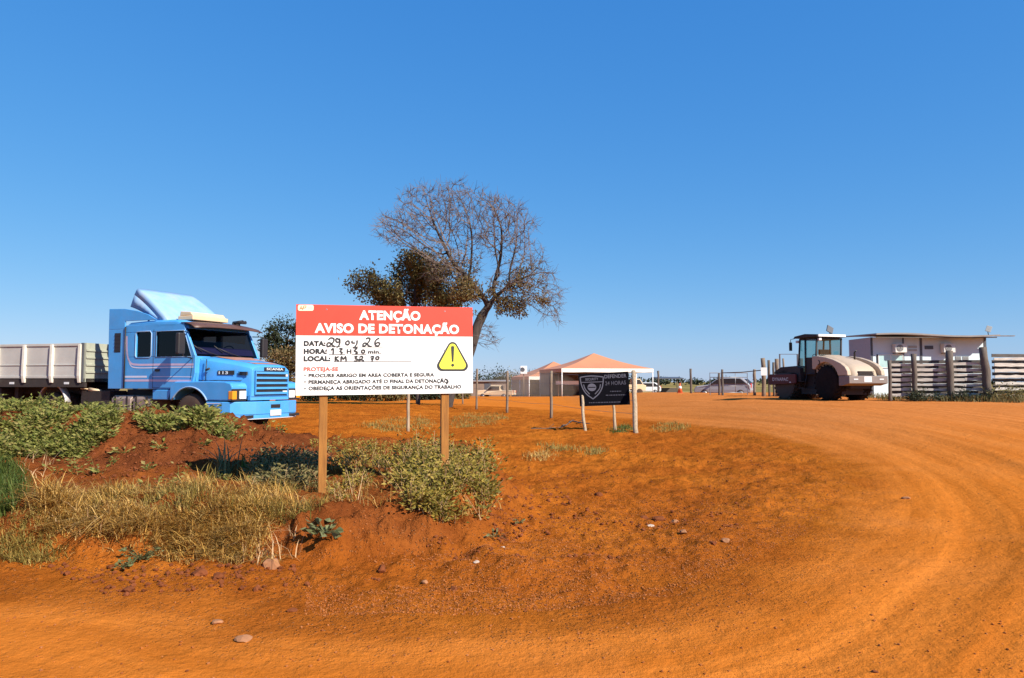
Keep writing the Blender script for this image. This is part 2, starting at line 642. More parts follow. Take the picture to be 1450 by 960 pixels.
    col = mix(math_('MULTIPLY', spk, math_('MULTIPLY', rng(road, 0, 1, .85, .25), rng(far, 0, 1, 1, 0))), col, (0.10, 0.030, 0.010))
    # far fields: dry pasture
    fld = mix(rng(noise(.012, 4), .42, .58), (0.20, 0.155, 0.055), (0.36, 0.25, 0.10))
    fld = mix(rng(noise(.03, 3), .5, .62), fld, (0.07, 0.085, 0.03))
    col = mix(far, col, fld)
    L(col, b.inputs['Base Color'])
    b.inputs['Roughness'].default_value = 0.95
    b.inputs['Specular IOR Level'].default_value = 0.0
    # relief too fine for the mesh
    h = math_('ADD', math_('MULTIPLY', fine, 1.0), math_('MULTIPLY', grit, .5))
    h = math_('ADD', h, math_('MULTIPLY', peb, 1.3))
    h = math_('ADD', h, math_('MULTIPLY', streak2, .5))
    h = math_('ADD', h, math_('MULTIPLY', streak3, .22))
    h = math_('ADD', h, math_('MULTIPLY', noise(9, 5, .65), 2.6))
    bp = N('ShaderNodeBump')
    bp.inputs['Distance'].default_value = 0.022
    L(rng(road, 0, 1, 1.0, .60), bp.inputs['Strength'])
    L(h, bp.inputs['Height'])
    L(bp.outputs['Normal'], b.inputs['Normal'])
    return m

def build_ground():
    th = np.concatenate([np.arange(-50, 50.01, 0.125), np.arange(55, 309.9, 5)]) * math.pi / 180
    nr = np.concatenate([[0.4, 0.8, 1.2, 1.6, 2.0, 2.4, 2.8], 3.0 * np.power(70 / 3.0, np.linspace(0, 1, 560)), 70 * np.power(5000 / 70.0, np.linspace(0, 1, 60))[1:]])
    T, Rr = np.meshgrid(th, nr)
    X, Y = Rr * np.sin(T), Rr * np.cos(T)
    x, y = X.ravel(), Y.ravel()
    z = height(x, y)
    u, v, b, md = masks(x, y)
    nt_, nrr = len(th), len(nr)
    idx = np.arange(nrr * nt_).reshape(nrr, nt_)
    nxt = np.roll(idx, -1, 1)
    q = np.stack([idx[:-1], idx[1:], nxt[1:], nxt[:-1]], -1).reshape(-1, 4)
    # centre fan closed with one vertex
    V = np.stack([x, y, z], 1)
    rw = S(-.35, .5, u + .55 * fbm(x, y, .9, 4, 61))
    mo = np.clip(S(.02, .3, md) + .75 * S(0, .5, b) * S(1.5, -1.5, x) , 0, 1)
    far = S(104, 135, y + 10 * fbm(x, y, .03, 2, 71)) + S(60, 90, np.abs(x)) + S(60, 75, y) * S(12, 20, x)
    verge = S(-2.8, -1.6, u) * (1 - S(.0, .8, u)) * S(45, 25, y)
    verge = np.clip(verge + .35 * S(-.5, -1.5, u), 0, 1)
    mat = ground_material()
    fc = u[q].mean(1) > 0
    dusty = S(11, 24, y + 2 * fbm(x, y, .15, 3, 83)) * S(3, 9, x)
    objs = []
    for name, sel in (('ground', ~fc), ('dirt_road', fc)):
        qq = q[sel]
        used, inv = np.unique(qq, return_inverse=True)
        o = mesh_np(name, V[used], inv.reshape(-1, 4), mat, smooth=True)
        for an, arr in (('road_u', u), ('road_v', v), ('road', rw), ('mound', mo), ('far', np.clip(far, 0, 1)), ('verge', verge), ('dusty', dusty)):
            a = o.data.attributes.new(an, 'FLOAT', 'POINT')
            a.data.foreach_set('value', arr[used].astype(np.float32))
        tag(o, kind='structure')
        objs.append(o)
    return objs
build_ground()

# ------------------------------------------------------------------ materials
M = {}
M['sign_white'] = pm('sign_white', (0.86, 0.85, 0.82), .45, var=.02, dust=.05)
M['sign_red'] = pm('sign_red', (0.70, 0.052, 0.026), .5, var=.05)
M['sign_text_white'] = pm('sign_text_white', (0.88, 0.86, 0.82), .5, var=.02)
M['ink'] = pm('ink', (0.022, 0.024, 0.026), .6, var=.1)
M['ink_grey'] = pm('ink_grey', (0.07, 0.07, 0.07), .6, var=.1)
M['text_red'] = pm('text_red', (0.62, 0.10, 0.07), .5, var=.05)
M['marker'] = pm('marker_ink', (0.035, 0.035, 0.035), .5, var=.2)
M['sign_yellow'] = pm('sign_yellow', (0.84, 0.80, 0.06), .45, var=.03)
M['logo_cream'] = pm('logo_cream', (0.82, 0.68, 0.50), .5, var=.06)
M['logo_orange'] = pm('logo_orange', (0.62, 0.20, 0.06), .5, var=.1)
M['post_wood'] = wood_mat('post_wood', (0.20, 0.075, 0.013), (0.38, 0.155, 0.026))
M['grey_wood'] = wood_mat('grey_wood', (0.09, 0.065, 0.045), (0.28, 0.20, 0.135))
M['pale_wood'] = wood_mat('pale_wood', (0.20, 0.14, 0.085), (0.46, 0.34, 0.22))
M['dark_wood'] = wood_mat('dark_wood', (0.05, 0.038, 0.03), (0.15, 0.115, 0.09))
M['board_wood'] = wood_mat('board_wood', (0.30, 0.265, 0.23), (0.62, 0.55, 0.48), (1.2, 1.2, 14))
M['board_shade'] = wood_mat('board_shade', (0.035, 0.028, 0.024), (0.12, 0.10, 0.085), (1.2, 1.2, 14))
M['wire'] = pm('fence_wire', (0.22, 0.20, 0.19), .5, metal=.5)
M['black_board'] = pm('black_board', (0.006, 0.006, 0.009), .95, var=.2)
M['board_grey'] = pm('board_print_grey', (0.135, 0.135, 0.165), .5, var=.08)
M['board_dim'] = pm('board_print_dim', (0.075, 0.075, 0.095), .5, var=.08)
M['blue'] = pm('truck_blue', (0.040, 0.315, 0.70), .34, var=.10, scale=2.0, dust=.13, coat=.3)
M['blue_light'] = pm('fairing_blue', (0.16, 0.40, 0.68), .55, var=.08, scale=2.0, dust=.62, coat=.05, dustcol=(0.40, 0.37, 0.37))
M['stripe_w'] = pm('stripe_pale', (0.62, 0.64, 0.78), .4, var=.05)
M['stripe_p'] = pm('stripe_pink', (0.55, 0.42, 0.56), .4, var=.05)
M['black'] = pm('black_plastic', (0.014, 0.014, 0.016), .5, dust=.03)
M['rubber'] = pm('tyre_rubber', (0.022, 0.020, 0.019), .85, var=.25, bump=.4, dust=.35, dustcol=(0.20, 0.085, 0.035))
M['rim'] = pm('wheel_rim', (0.16, 0.15, 0.145), .55, metal=.3, dust=.4, dustcol=(0.22, 0.10, 0.045))
M['chassis'] = pm('chassis_dark', (0.02, 0.018, 0.017), .7, var=.3, dust=.2, dustcol=(0.12, 0.055, 0.025))
M['tank'] = pm('tank_grey', (0.28, 0.25, 0.23), .45, metal=.35, dust=.35)
M['glass_dark'] = glass_mat('tinted_glass', (0.16, 0.14, 0.135), .02)
M['glass_ws'] = glass_mat('windscreen_glass', (0.30, 0.26, 0.25), .015)
M['visor'] = pm('visor_brown', (0.065, 0.032, 0.025), .45, var=.2, dust=.15)
M['cream'] = pm('cream_plastic', (0.66, 0.50, 0.31), .5, var=.08, dust=.12)
M['amber'] = pm('amber_lens', (0.75, 0.27, 0.02), .15, var=.05)
M['lens'] = pm('headlight_lens', (0.72, 0.72, 0.70), .12, var=.08, scale=20, coat=.6)
M['dash'] = pm('dashboard_blue', (0.10, 0.12, 0.48), .6, var=.1)
M['seat'] = pm('seat_fabric', (0.05, 0.045, 0.045), .9)
M['plate'] = pm('plate_grey', (0.60, 0.60, 0.60), .5, var=.04, dust=.05)
M['tray'] = pm('trailer_offwhite', (0.43, 0.42, 0.385), .5, var=.12, scale=1.5, dust=.12)
M['tray_rib'] = pm('trailer_rib_white', (0.66, 0.62, 0.52), .5, var=.1, dust=.06)
M['green_tarp'] = pm('headboard_green', (0.36, 0.37, 0.28), .55, var=.1, dust=.04)
M['mudguard'] = pm('mudguard_grey', (0.48, 0.47, 0.47), .4, var=.08, dust=.12)
M['metal_grey'] = pm('metal_grey', (0.24, 0.23, 0.23), .45, metal=.6)
M['beige'] = pm('roller_beige', (0.44, 0.335, 0.235), .5, var=.06, dust=.20, dustcol=(0.42, 0.29, 0.20))
M['roller_grey'] = pm('roller_grey', (0.15, 0.14, 0.137), .55, var=.1, dust=.22)
M['roller_dark'] = pm('roller_dark', (0.020, 0.015, 0.016), .7, var=.2, dust=.03, dustcol=(0.10, 0.04, 0.025))
M['roller_red'] = pm('roller_dark_red', (0.085, 0.008, 0.010), .6, var=.15, dust=.1, dustcol=(0.12, 0.05, 0.03))
M['drum'] = pm('drum_steel', (0.06, 0.045, 0.04), .6, metal=.3, dust=.3, dustcol=(0.12, 0.055, 0.03))
M['glass_cab'] = glass_mat('cab_glass', (0.55, 0.72, 0.70), .10)
M['white_paint'] = pm('white_paint', (0.78, 0.77, 0.75), .4, var=.03, dust=.08)
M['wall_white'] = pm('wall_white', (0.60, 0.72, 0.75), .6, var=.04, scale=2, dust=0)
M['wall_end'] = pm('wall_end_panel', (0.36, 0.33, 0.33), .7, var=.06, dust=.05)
M['trim_dark'] = pm('trim_dark', (0.075, 0.078, 0.09), .5)
M['roof_tin'] = pm('roof_tin', (0.24, 0.215, 0.195), .6, var=.15, dust=.12)
M['ac_white'] = pm('air_unit_white', (0.66, 0.65, 0.60), .5, var=.04, dust=.03)
M['ac_fan'] = pm('air_unit_fan', (0.10, 0.10, 0.11), .5)
M['shutter'] = pm('shutter_grey', (0.40, 0.40, 0.37), .6, var=.08)
M['pane_green'] = pm('window_pane', (0.42, 0.60, 0.58), .08, var=.1, scale=3, coat=.5)
M['canopy_white'] = pm('valance_white', (0.74, 0.70, 0.62), .7, var=.03)
M['tent_wall'] = pm('tent_wall_dusty', (0.17, 0.125, 0.10), .8, var=.2, dust=.3, dustcol=(0.42, 0.27, 0.18))
M['car_white'] = pm('car_white', (0.70, 0.70, 0.69), .3, var=.03, dust=.04, coat=.4)
M['car_grey'] = pm('car_grey', (0.17, 0.17, 0.18), .35, dust=.15, coat=.3)
M['red_lens'] = pm('tail_light_red', (0.55, 0.04, 0.025), .25)
M['cone'] = pm('cone_orange', (0.60, 0.11, 0.03), .6)
M['stone'] = pm('field_stone', (0.30, 0.155, 0.085), .9, var=.3, bump=.5, bscale=14, dust=.5, dustcol=(0.38, 0.13, 0.035))
M['clod'] = pm('earth_clod', (0.17, 0.050, 0.018), .95, var=.3, bump=.6, bscale=25)
M['bark'] = wood_mat('tree_bark', (0.022, 0.016, 0.014), (0.075, 0.055, 0.045), (3, 3, .6), .95)
M['twig'] = pm('bare_twig', (0.150, 0.112, 0.095), .9, var=.25, scale=.5)
M['leaf_olive'] = leaf_mat('olive_leaves', [(0.06, 0.062, 0.020), (0.17, 0.145, 0.048), (0.27, 0.205, 0.080), (0.11, 0.10, 0.034)], .25)
M['leaf_brown'] = leaf_mat('dry_leaves', [(0.12, 0.085, 0.030), (0.20, 0.135, 0.05), (0.12, 0.10, 0.032), (0.24, 0.13, 0.06)], .25)
M['leaf_dark'] = leaf_mat('dark_leaves', [(0.014, 0.022, 0.012), (0.030, 0.042, 0.018), (0.05, 0.055, 0.022)], .15)
M['leaf_weed'] = leaf_mat('weed_leaves', [(0.09, 0.115, 0.02), (0.20, 0.215, 0.042), (0.31, 0.285, 0.075), (0.13, 0.14, 0.028), (0.36, 0.27, 0.09)], .3)
M['leaf_shrub'] = leaf_mat('shrub_leaves', [(0.085, 0.080, 0.010), (0.22, 0.170, 0.024), (0.36, 0.255, 0.045), (0.12, 0.105, 0.015), (0.44, 0.30, 0.075)], .25)
M['leaf_big'] = leaf_mat('broad_leaves', [(0.085, 0.10, 0.040), (0.19, 0.20, 0.085), (0.12, 0.13, 0.045)], .25)
M['grass_dry'] = leaf_mat('dry_grass', [(0.52, 0.29, 0.060), (0.68, 0.41, 0.105), (0.36, 0.18, 0.035), (0.30, 0.185, 0.035), (0.72, 0.47, 0.16), (0.17, 0.075, 0.02)], .3)
M['grass_olive'] = leaf_mat('olive_grass', [(0.24, 0.18, 0.035), (0.44, 0.29, 0.07), (0.16, 0.14, 0.03), (0.54, 0.35, 0.10)], .35)
M['grass_green'] = leaf_mat('green_grass', [(0.05, 0.085, 0.014), (0.10, 0.14, 0.024), (0.16, 0.175, 0.04)], .35)
M['straw'] = leaf_mat('dead_stalks', [(0.42, 0.24, 0.10), (0.55, 0.36, 0.19), (0.30, 0.16, 0.07)], .1)
M['car_silver'] = pm('car_silver', (0.30, 0.30, 0.31), .35, var=.03, dust=.08, coat=.4)
M['roller_tyre'] = pm('roller_tyre', (0.014, 0.012, 0.012), .9, var=.25, bump=.3, dust=.06, dustcol=(0.12, 0.05, 0.025))
M['chip'] = pm('pale_stone_chip', (0.42, 0.32, 0.24), .8, var=.15)
M['cloth_dark'] = pm('dark_cloth', (0.05, 0.04, 0.035), .9)
# ------------------------------------------------------------------ blast warning sign
def warning_sign():
    xl, yl, _ = at(419, 495, 8.2)
    xr, yr, _ = at(669, 495, 8.75)
    W = math.hypot(xr - xl, yr - yl)
    ang = math.atan2(yr - yl, xr - xl)
    cx, cy = (xl + xr) / 2, (yl + yr) / 2
    zc = (at(419, 495.5, 8.2)[2] + at(669, 495.7, 8.75)[2]) / 2
    H = 1.012
    g = gz(cx, cy)
    t = thing('warning_sign', 'large white and red blasting notice board with yellow warning triangle on two orange wooden posts', 'sign', (cx, cy, g), ang)
    roll = Matrix.Translation((0, 0, zc - g)) @ Matrix.Rotation(-R(0.55), 4, 'Y')
    def P(u, w, off=0.0):       # board millimetres from photo crop: u along, w up from board bottom
        return tuple(roll @ Vector((u - W / 2, -0.012 - off, w - H / 2)))
    b = MB(); b.box(-W / 2, W / 2, -0.012, 0.012, -H / 2, H / 2, roll)
    board = b.build('board', M['sign_white'], t)
    # crop pixel (1450x806 crop of the sign) to board coordinates
    def bx(px, py):
        u = (px - 48) / (1390 - 48) * W
        top = 62 + (px - 48) * (85 - 62) / 1342
        bot = 757 + (px - 48) * (738 - 757) / 1342
        return u, (bot - py) / (bot - top) * H
    hb = bx(700, 303)[1]
    b = MB(); b.add([P(0, hb, .003), P(W, hb, .003), P(W, H, .003), P(0, H, .003)], [(0, 1, 2, 3)])
    b.build('header_band', M['sign_red'], board)
    def to(off):
        return lambda u, w: P(u, w, off)
    def line(body, x0, x1, ybase, cap_px, mat, bold, off=.003, name='lettering'):
        u0, w = bx(x0, ybase); u1 = bx(x1, ybase)[0]
        text_part(name, body, mat, board, to(off), u0, w, u1 - u0, cap_px / 690 * H, bold)
    line('ATENÇÃO', 508, 975, 176, 66, M['sign_text_white'], .045, .006)
    line('AVISO DE DETONAÇÃO', 182, 1280, 276, 66, M['sign_text_white'], .045, .006)
    line('DATA:', 104, 262, 378, 34, M['ink'], .07)
    line('HORA:', 104, 272, 438, 34, M['ink'], .07)
    line('LOCAL:', 104, 298, 494, 34, M['ink'], .07)
    line('H', 416, 452, 437, 32, M['ink'], .045)
    line('min.', 574, 672, 437, 26, M['ink'], .045)
    line('PROTEJA-SE', 104, 356, 571, 28, M['text_red'], .045)
    line('PROCURE ABRIGO EM AREA COBERTA E SEGURA', 140, 1082, 618, 25, M['ink'], .045)
    line('PERMANEÇA ABRIGADO ATÉ O FINAL DA DETONAÇÃO', 140, 1190, 668, 26, M['ink'], .045)
    line('OBEDEÇA AS ORIENTAÇÕES DE SEGURANÇA DO TRABALHO', 140, 1296, 716, 26, M['ink'], .045)
    for y in (609, 660, 711):
        line('»', 106, 124, y, 18, M['ink'], .01, name='bullet_mark')
    # ruled lines and slashes
    b = MB()
    for x0, x1, y in ((272, 372, 385), (398, 500, 387), (516, 690, 387), (285, 408, 444), (452, 562, 444), (322, 905, 499)):
        u0, w = bx(x0, y); u1, w1 = bx(x1, y)
        b.add([P(u0, w - .004, .003), P(u1, w1 - .004, .003), P(u1, w1 + .003, .003), P(u0, w + .003, .003)], [(0, 1, 2, 3)])
    for x, y0, y1 in ((384, 385, 345), (504, 385, 345)):
        ribbon(b, [bx(x - 8, y0), bx(x + 8, y1)], .0035, to(.003))
    b.build('ruled_lines', M['ink_grey'], board)
    # handwriting (black marker), strokes in crop pixels
    strokes = [
        [(283, 332), (300, 318), (322, 325), (318, 350), (292, 378), (276, 384), (274, 362), (292, 355), (318, 378), (332, 386)],
        [(360, 330), (342, 322), (338, 342), (352, 352), (366, 340), (362, 322)], [(364, 328), (366, 356), (356, 382), (342, 388)],
        [(420, 342), (410, 352), (412, 366), (428, 370), (436, 356), (430, 342), (418, 342)],
        [(458, 338), (456, 354), (478, 358)], [(494, 336), (492, 362), (478, 384)],
        [(560, 326), (576, 318), (590, 326), (578, 352), (552, 378), (540, 382), (540, 362), (560, 358), (584, 380), (602, 384)],
        [(660, 320), (640, 330), (628, 350), (632, 374), (652, 378), (664, 362), (650, 352), (634, 362)],
        [(302, 412), (318, 400), (318, 442)],
        [(362, 400), (384, 402), (368, 420), (384, 430), (372, 444)],
        [(464, 392), (494, 396), (472, 416), (494, 426), (482, 440), (500, 432)],
        [(538, 408), (528, 416), (530, 430), (546, 432), (550, 416), (538, 408)],
        [(334, 458), (334, 494)], [(358, 460), (336, 476), (360, 494)],
        [(376, 494), (378, 460), (394, 480), (408, 460), (414, 494)],
        [(474, 461), (494, 460), (480, 474), (497, 482), (488, 495), (472, 493)],
        [(512, 466), (528, 458), (536, 468), (520, 486), (508, 490), (510, 480), (526, 484), (546, 494)],
        [(594, 464), (616, 460), (606, 494)], [(596, 478), (618, 476)],
        [(642, 460), (634, 470), (640, 482), (654, 480), (656, 464), (642, 460)],
        [(1168, 630), (1186, 640), (1190, 656), (1176, 668)],
    ]
    b = MB()
    for s in strokes:
        ribbon(b, catmull([bx(*p) for p in s], 4), .0165, to(.0055))
    b.build('handwriting', M['marker'], board)
    # triangle
    def rtri(cx_, y0, y1, hw, r, n=7):
        pts = []
        cs = [(cx_, y0 + r * 1.35, -150, -30), (cx_ + hw - r, y1 - r, -30, 90), (cx_ - hw + r, y1 - r, 90, 210)]
        for (x, y, a0, a1) in cs:
            for k in range(n):
                a = R(a0 + (a1 - a0) * k / (n - 1))
                pts.append((x + r * math.cos(a), y + r * math.sin(a)))
        return pts
    wt = None
    for (off, mat, args, nm) in ((.003, M['ink'], (1228, 334, 571, 124, 40), 'warning_triangle'), (.005, M['sign_yellow'], (1228, 352, 556, 105, 30), 'triangle_field')):
        pts = [P(*bx(*p), off) for p in rtri(*args)]
        b = MB(); b.add(pts, [tuple(range(len(pts)))[::-1]])
        b.build(nm, mat, board)
    b = MB()
    b.add([P(*bx(x, y), .007) for x, y in ((1215, 388), (1220, 380), (1236, 380), (1241, 388), (1235, 500), (1221, 500))], [(5, 4, 3, 2, 1, 0)])
    c = [P(*bx(1228 + 12 * math.cos(a), 526 + 12 * math.sin(a)), .007) for a in np.linspace(0, 2 * math.pi, 16, endpoint=False)]
    b.add(c, [tuple(range(15, -1, -1))])
    b.build('exclamation_mark', M['ink'], board)
    # fixing screws
    for su in (.165, .835):
        for sw in (.06, .5, .95):
            b = MB(); p0 = Vector(P(su * W, sw * H, .0)); p1 = Vector(P(su * W, sw * H, .005))
            b.tube([p0, p1], .009, 10); b.build('screw', M['metal_grey'], board)
    # company badge
    def rrect(x0, x1, y0, y1, r):
        p = []
        for (x, y, a0) in ((x1 - r, y0 + r, -90), (x1 - r, y1 - r, 0), (x0 + r, y1 - r, 90), (x0 + r, y0 + r, 180)):
            for k in range(5):
                a = R(a0 + 22.5 * k)
                p.append((x + r * math.cos(a), y + r * math.sin(a)))
        return p
    b = MB(); pts = [P(*bx(*p), .006) for p in rrect(60, 174, 66, 112, 14)]
    b.add(pts, [tuple(range(len(pts)))[::-1]])
    b.build('badge', M['logo_cream'], board)
    b = MB()
    for s in ([(74, 102), (84, 74), (92, 100)], [(78, 94), (92, 92)], [(94, 104), (104, 74), (120, 74), (116, 88), (102, 92)]):
        ribbon(b, [bx(*p) for p in s], .009, to(.008))
    b.build('badge_emblem', M['logo_orange'], board)
    b = MB()
    for y in (84, 94):
        ribbon(b, [bx(134, y), bx(166, y)], .004, to(.008))
    b.build('badge_print', M['tray_rib'], board)
    # four small board bolts and two posts
    inv = t.matrix_world
    ca, sa = math.cos(ang), math.sin(ang)
    for px in (458, 630):
        f = (px - 419) / 250
        lx = -W / 2 + f * W * (1.0 - 0.03 * (1 - f))
        wx, wy = cx + lx * ca, cy + lx * sa
        zb = gz(wx, wy) - g - .25
        b = MB(); b.box(lx - .045, lx + .045, .013, .085, zb, zc - g + H / 2 - .06)
        b.build('post', M['post_wood'], t, bevel=.006)
    return t
warning_sign()

# ------------------------------------------------------------------ dark security board
def security_sign():
    xl, yl, _ = at(820, 550, 24.9)
    xr, yr, _ = at(891, 550, 24.45)
    W = math.hypot(xr - xl, yr - yl); ang = math.atan2(yr - yl, xr - xl)
    cx, cy = (xl + xr) / 2, (yl + yr) / 2
    g = gz(cx, cy)
    t = thing('security_sign', 'black notice board printed with a grey shield, on rough timber poles in bare earth', 'sign', (cx, cy, g), ang)
    z1l, z0l = at(820, 529.5, 24.9)[2], at(820, 575.5, 24.9)[2]
    H = z1l - z0l
    slope = (at(891, 526, 24.45)[2] - z1l) / W
    zc = (z1l + z0l) / 2 + slope * W / 2
    roll = Matrix.Translation((0, 0, zc - g)) @ Matrix.Rotation(-math.atan(slope), 4, 'Y')
    b = MB(); b.box(-W / 2, W / 2, -.01, .01, -H / 2, H / 2, roll)
    board = b.build('board', M['black_board'], t)
    def P(u, w, off):
        return tuple(roll @ Vector((u - W / 2, -.01 - off, w - H / 2)))
    def bx(px, py):     # 1360x960 crop pixels
        x = px - 95
        top = 130 + (px - 95) * (90 - 130) / 1120
        bot = 875 + (px - 95) * (862 - 875) / 1120
        return x / 1120 * W, (bot - py) / (bot - top) * H
    def to(off): return lambda u, w: P(u, w, off)
    sh = [(135, 208), (250, 190), (395, 180), (530, 190), (655, 208), (645, 330), (610, 470), (530, 600), (400, 710), (265, 600), (185, 470), (145, 330)]
    pts = catmull(sh[:5], 4) + catmull(sh[4:9], 4)[1:] + catmull(sh[8:] + [sh[0]], 4)[1:]
    b = MB(); ribbon(b, [bx(*p) for p in pts], .036, to(.004))
    ribbon(b, [bx(150, 325), bx(640, 318)], .022, to(.0045))
    ribbon(b, [bx(*p) for p in catmull([(205, 375), (235, 480), (330, 600)], 4)], .03, to(.004))
    ribbon(b, [bx(*p) for p in catmull([(585, 375), (555, 480), (450, 600)], 4)], .03, to(.004))
    b.build('shield_outline', M['board_grey'], board)
    c = [P(*bx(388 + 98 * math.cos(a), 442 + 88 * math.sin(a)), .004) for a in np.linspace(0, 2 * math.pi, 24, endpoint=False)]
    b = MB(); b.add(c, [tuple(range(23, -1, -1))]); b.build('emblem', M['board_grey'], board)
    b = MB(); ribbon(b, [bx(310, 442), bx(470, 442)], .03, to(.006)); b.build('emblem_bar', M['black_board'], board)
    def line(body, x0, x1, yb, cap, mat, bold=.02):
        u0, w = bx(x0, yb); u1 = bx(x1, yb)[0]
        text_part('lettering', body, mat, board, to(.004), u0, w, u1 - u0, cap / 750 * H, bold)
    line('SECURITY', 250, 540, 285, 55, M['board_grey'])
    line('DEFENDER', 680, 1170, 240, 78, M['board_grey'])
    line('24 HORAS', 690, 1150, 400, 85, M['board_dim'])
    # print too small to read in the photograph: broken grey strokes
    b = MB()
    for (x0, x1, y, seed) in ((790, 1035, 545, 1), (690, 1140, 632, 2), (305, 1015, 795, 3)):
        rr = random.Random(seed); x = x0
        while x < x1:
            l = rr.uniform(14, 60)
            ribbon(b, [bx(x, y), bx(min(x + l, x1), y)], .03, to(.004)); x += l + rr.uniform(8, 16)
    b.build('fine_print', M['board_dim'], board)
    inv = Matrix.Translation((cx, cy, g)) @ Matrix.Rotation(ang, 4, 'Z')
    inv = inv.inverted()
    for (tx, ty, bx_, by, D, r, nm, mt) in ((823, 548, 829, 612, 25.15, .048, 'pole', 'pale_wood'), (867, 545, 871, 609, 25.3, .046, 'pole', 'pale_wood'), (896.5, 525.5, 901, 613, 24.66, .076, 'corner_log', 'pale_wood')):
        base = Vector(g1(bx_, by)); base = Vector((base.x, base.y, gz(base.x, base.y) - .2))
        top = Vector(at(tx, ty, D))
        rr = random.Random(tx)
        path = [base.lerp(top, k / 6) + Vector((rr.uniform(-.02, .02), 0, 0)) for k in range(7)]
        b = MB(); b.tube([inv @ p for p in path], [r * rr.uniform(.9, 1.1) * (1.1 - .03 * k) for k in range(7)], 10)
        b.build(nm, M[mt], t)
security_sign()

# ------------------------------------------------------------------ blue truck tractor
def wheel(parent, c, side, r=.51, w=.29, name='wheel', rimr=.29):
    """side=-1: outer face towards -y"""
    s = side
    prof = [(0, rimr), (.0, r * .80), (.035, r * .95), (.07, r), (w - .07, r), (w - .035, r * .95), (w, r * .8), (w, rimr)]
    b = MB(); b.lathe([(s * -o, q) for o, q in prof], c, 'y', 36)
    tr = []
    for k in range(44):          # tread lugs
        a = 2 * math.pi * k / 44
        Mx = Matrix.Translation(c) @ Matrix.Rotation(a, 4, 'Y')
        b.box(r - .004, r + .010, -s * .05, -s * (w - .05), -.014, .014, Mx)
    wh = b.build(name, M['rubber'], parent)
    b = MB()
    b.lathe([(s * -.03, rimr + .004), (s * -.005, rimr + .004), (s * -.03, rimr - .03), (s * -.14, rimr - .06), (s * -.13, .15), (s * -.03, .11), (s * .0, .09), (s * .02, .075), (s * .02, .0)], c, 'y', 30)
    for k in range(10):
        a = 2 * math.pi * k / 10
        p = Vector((c[0] + .15 * math.cos(a), c[1] + s * -.10, c[2] + .15 * math.sin(a)))
        b.tube([p, p + Vector((0, s * .035, 0))], .014, 6)
    b.build('rim', M['rim'], wh)
    return wh

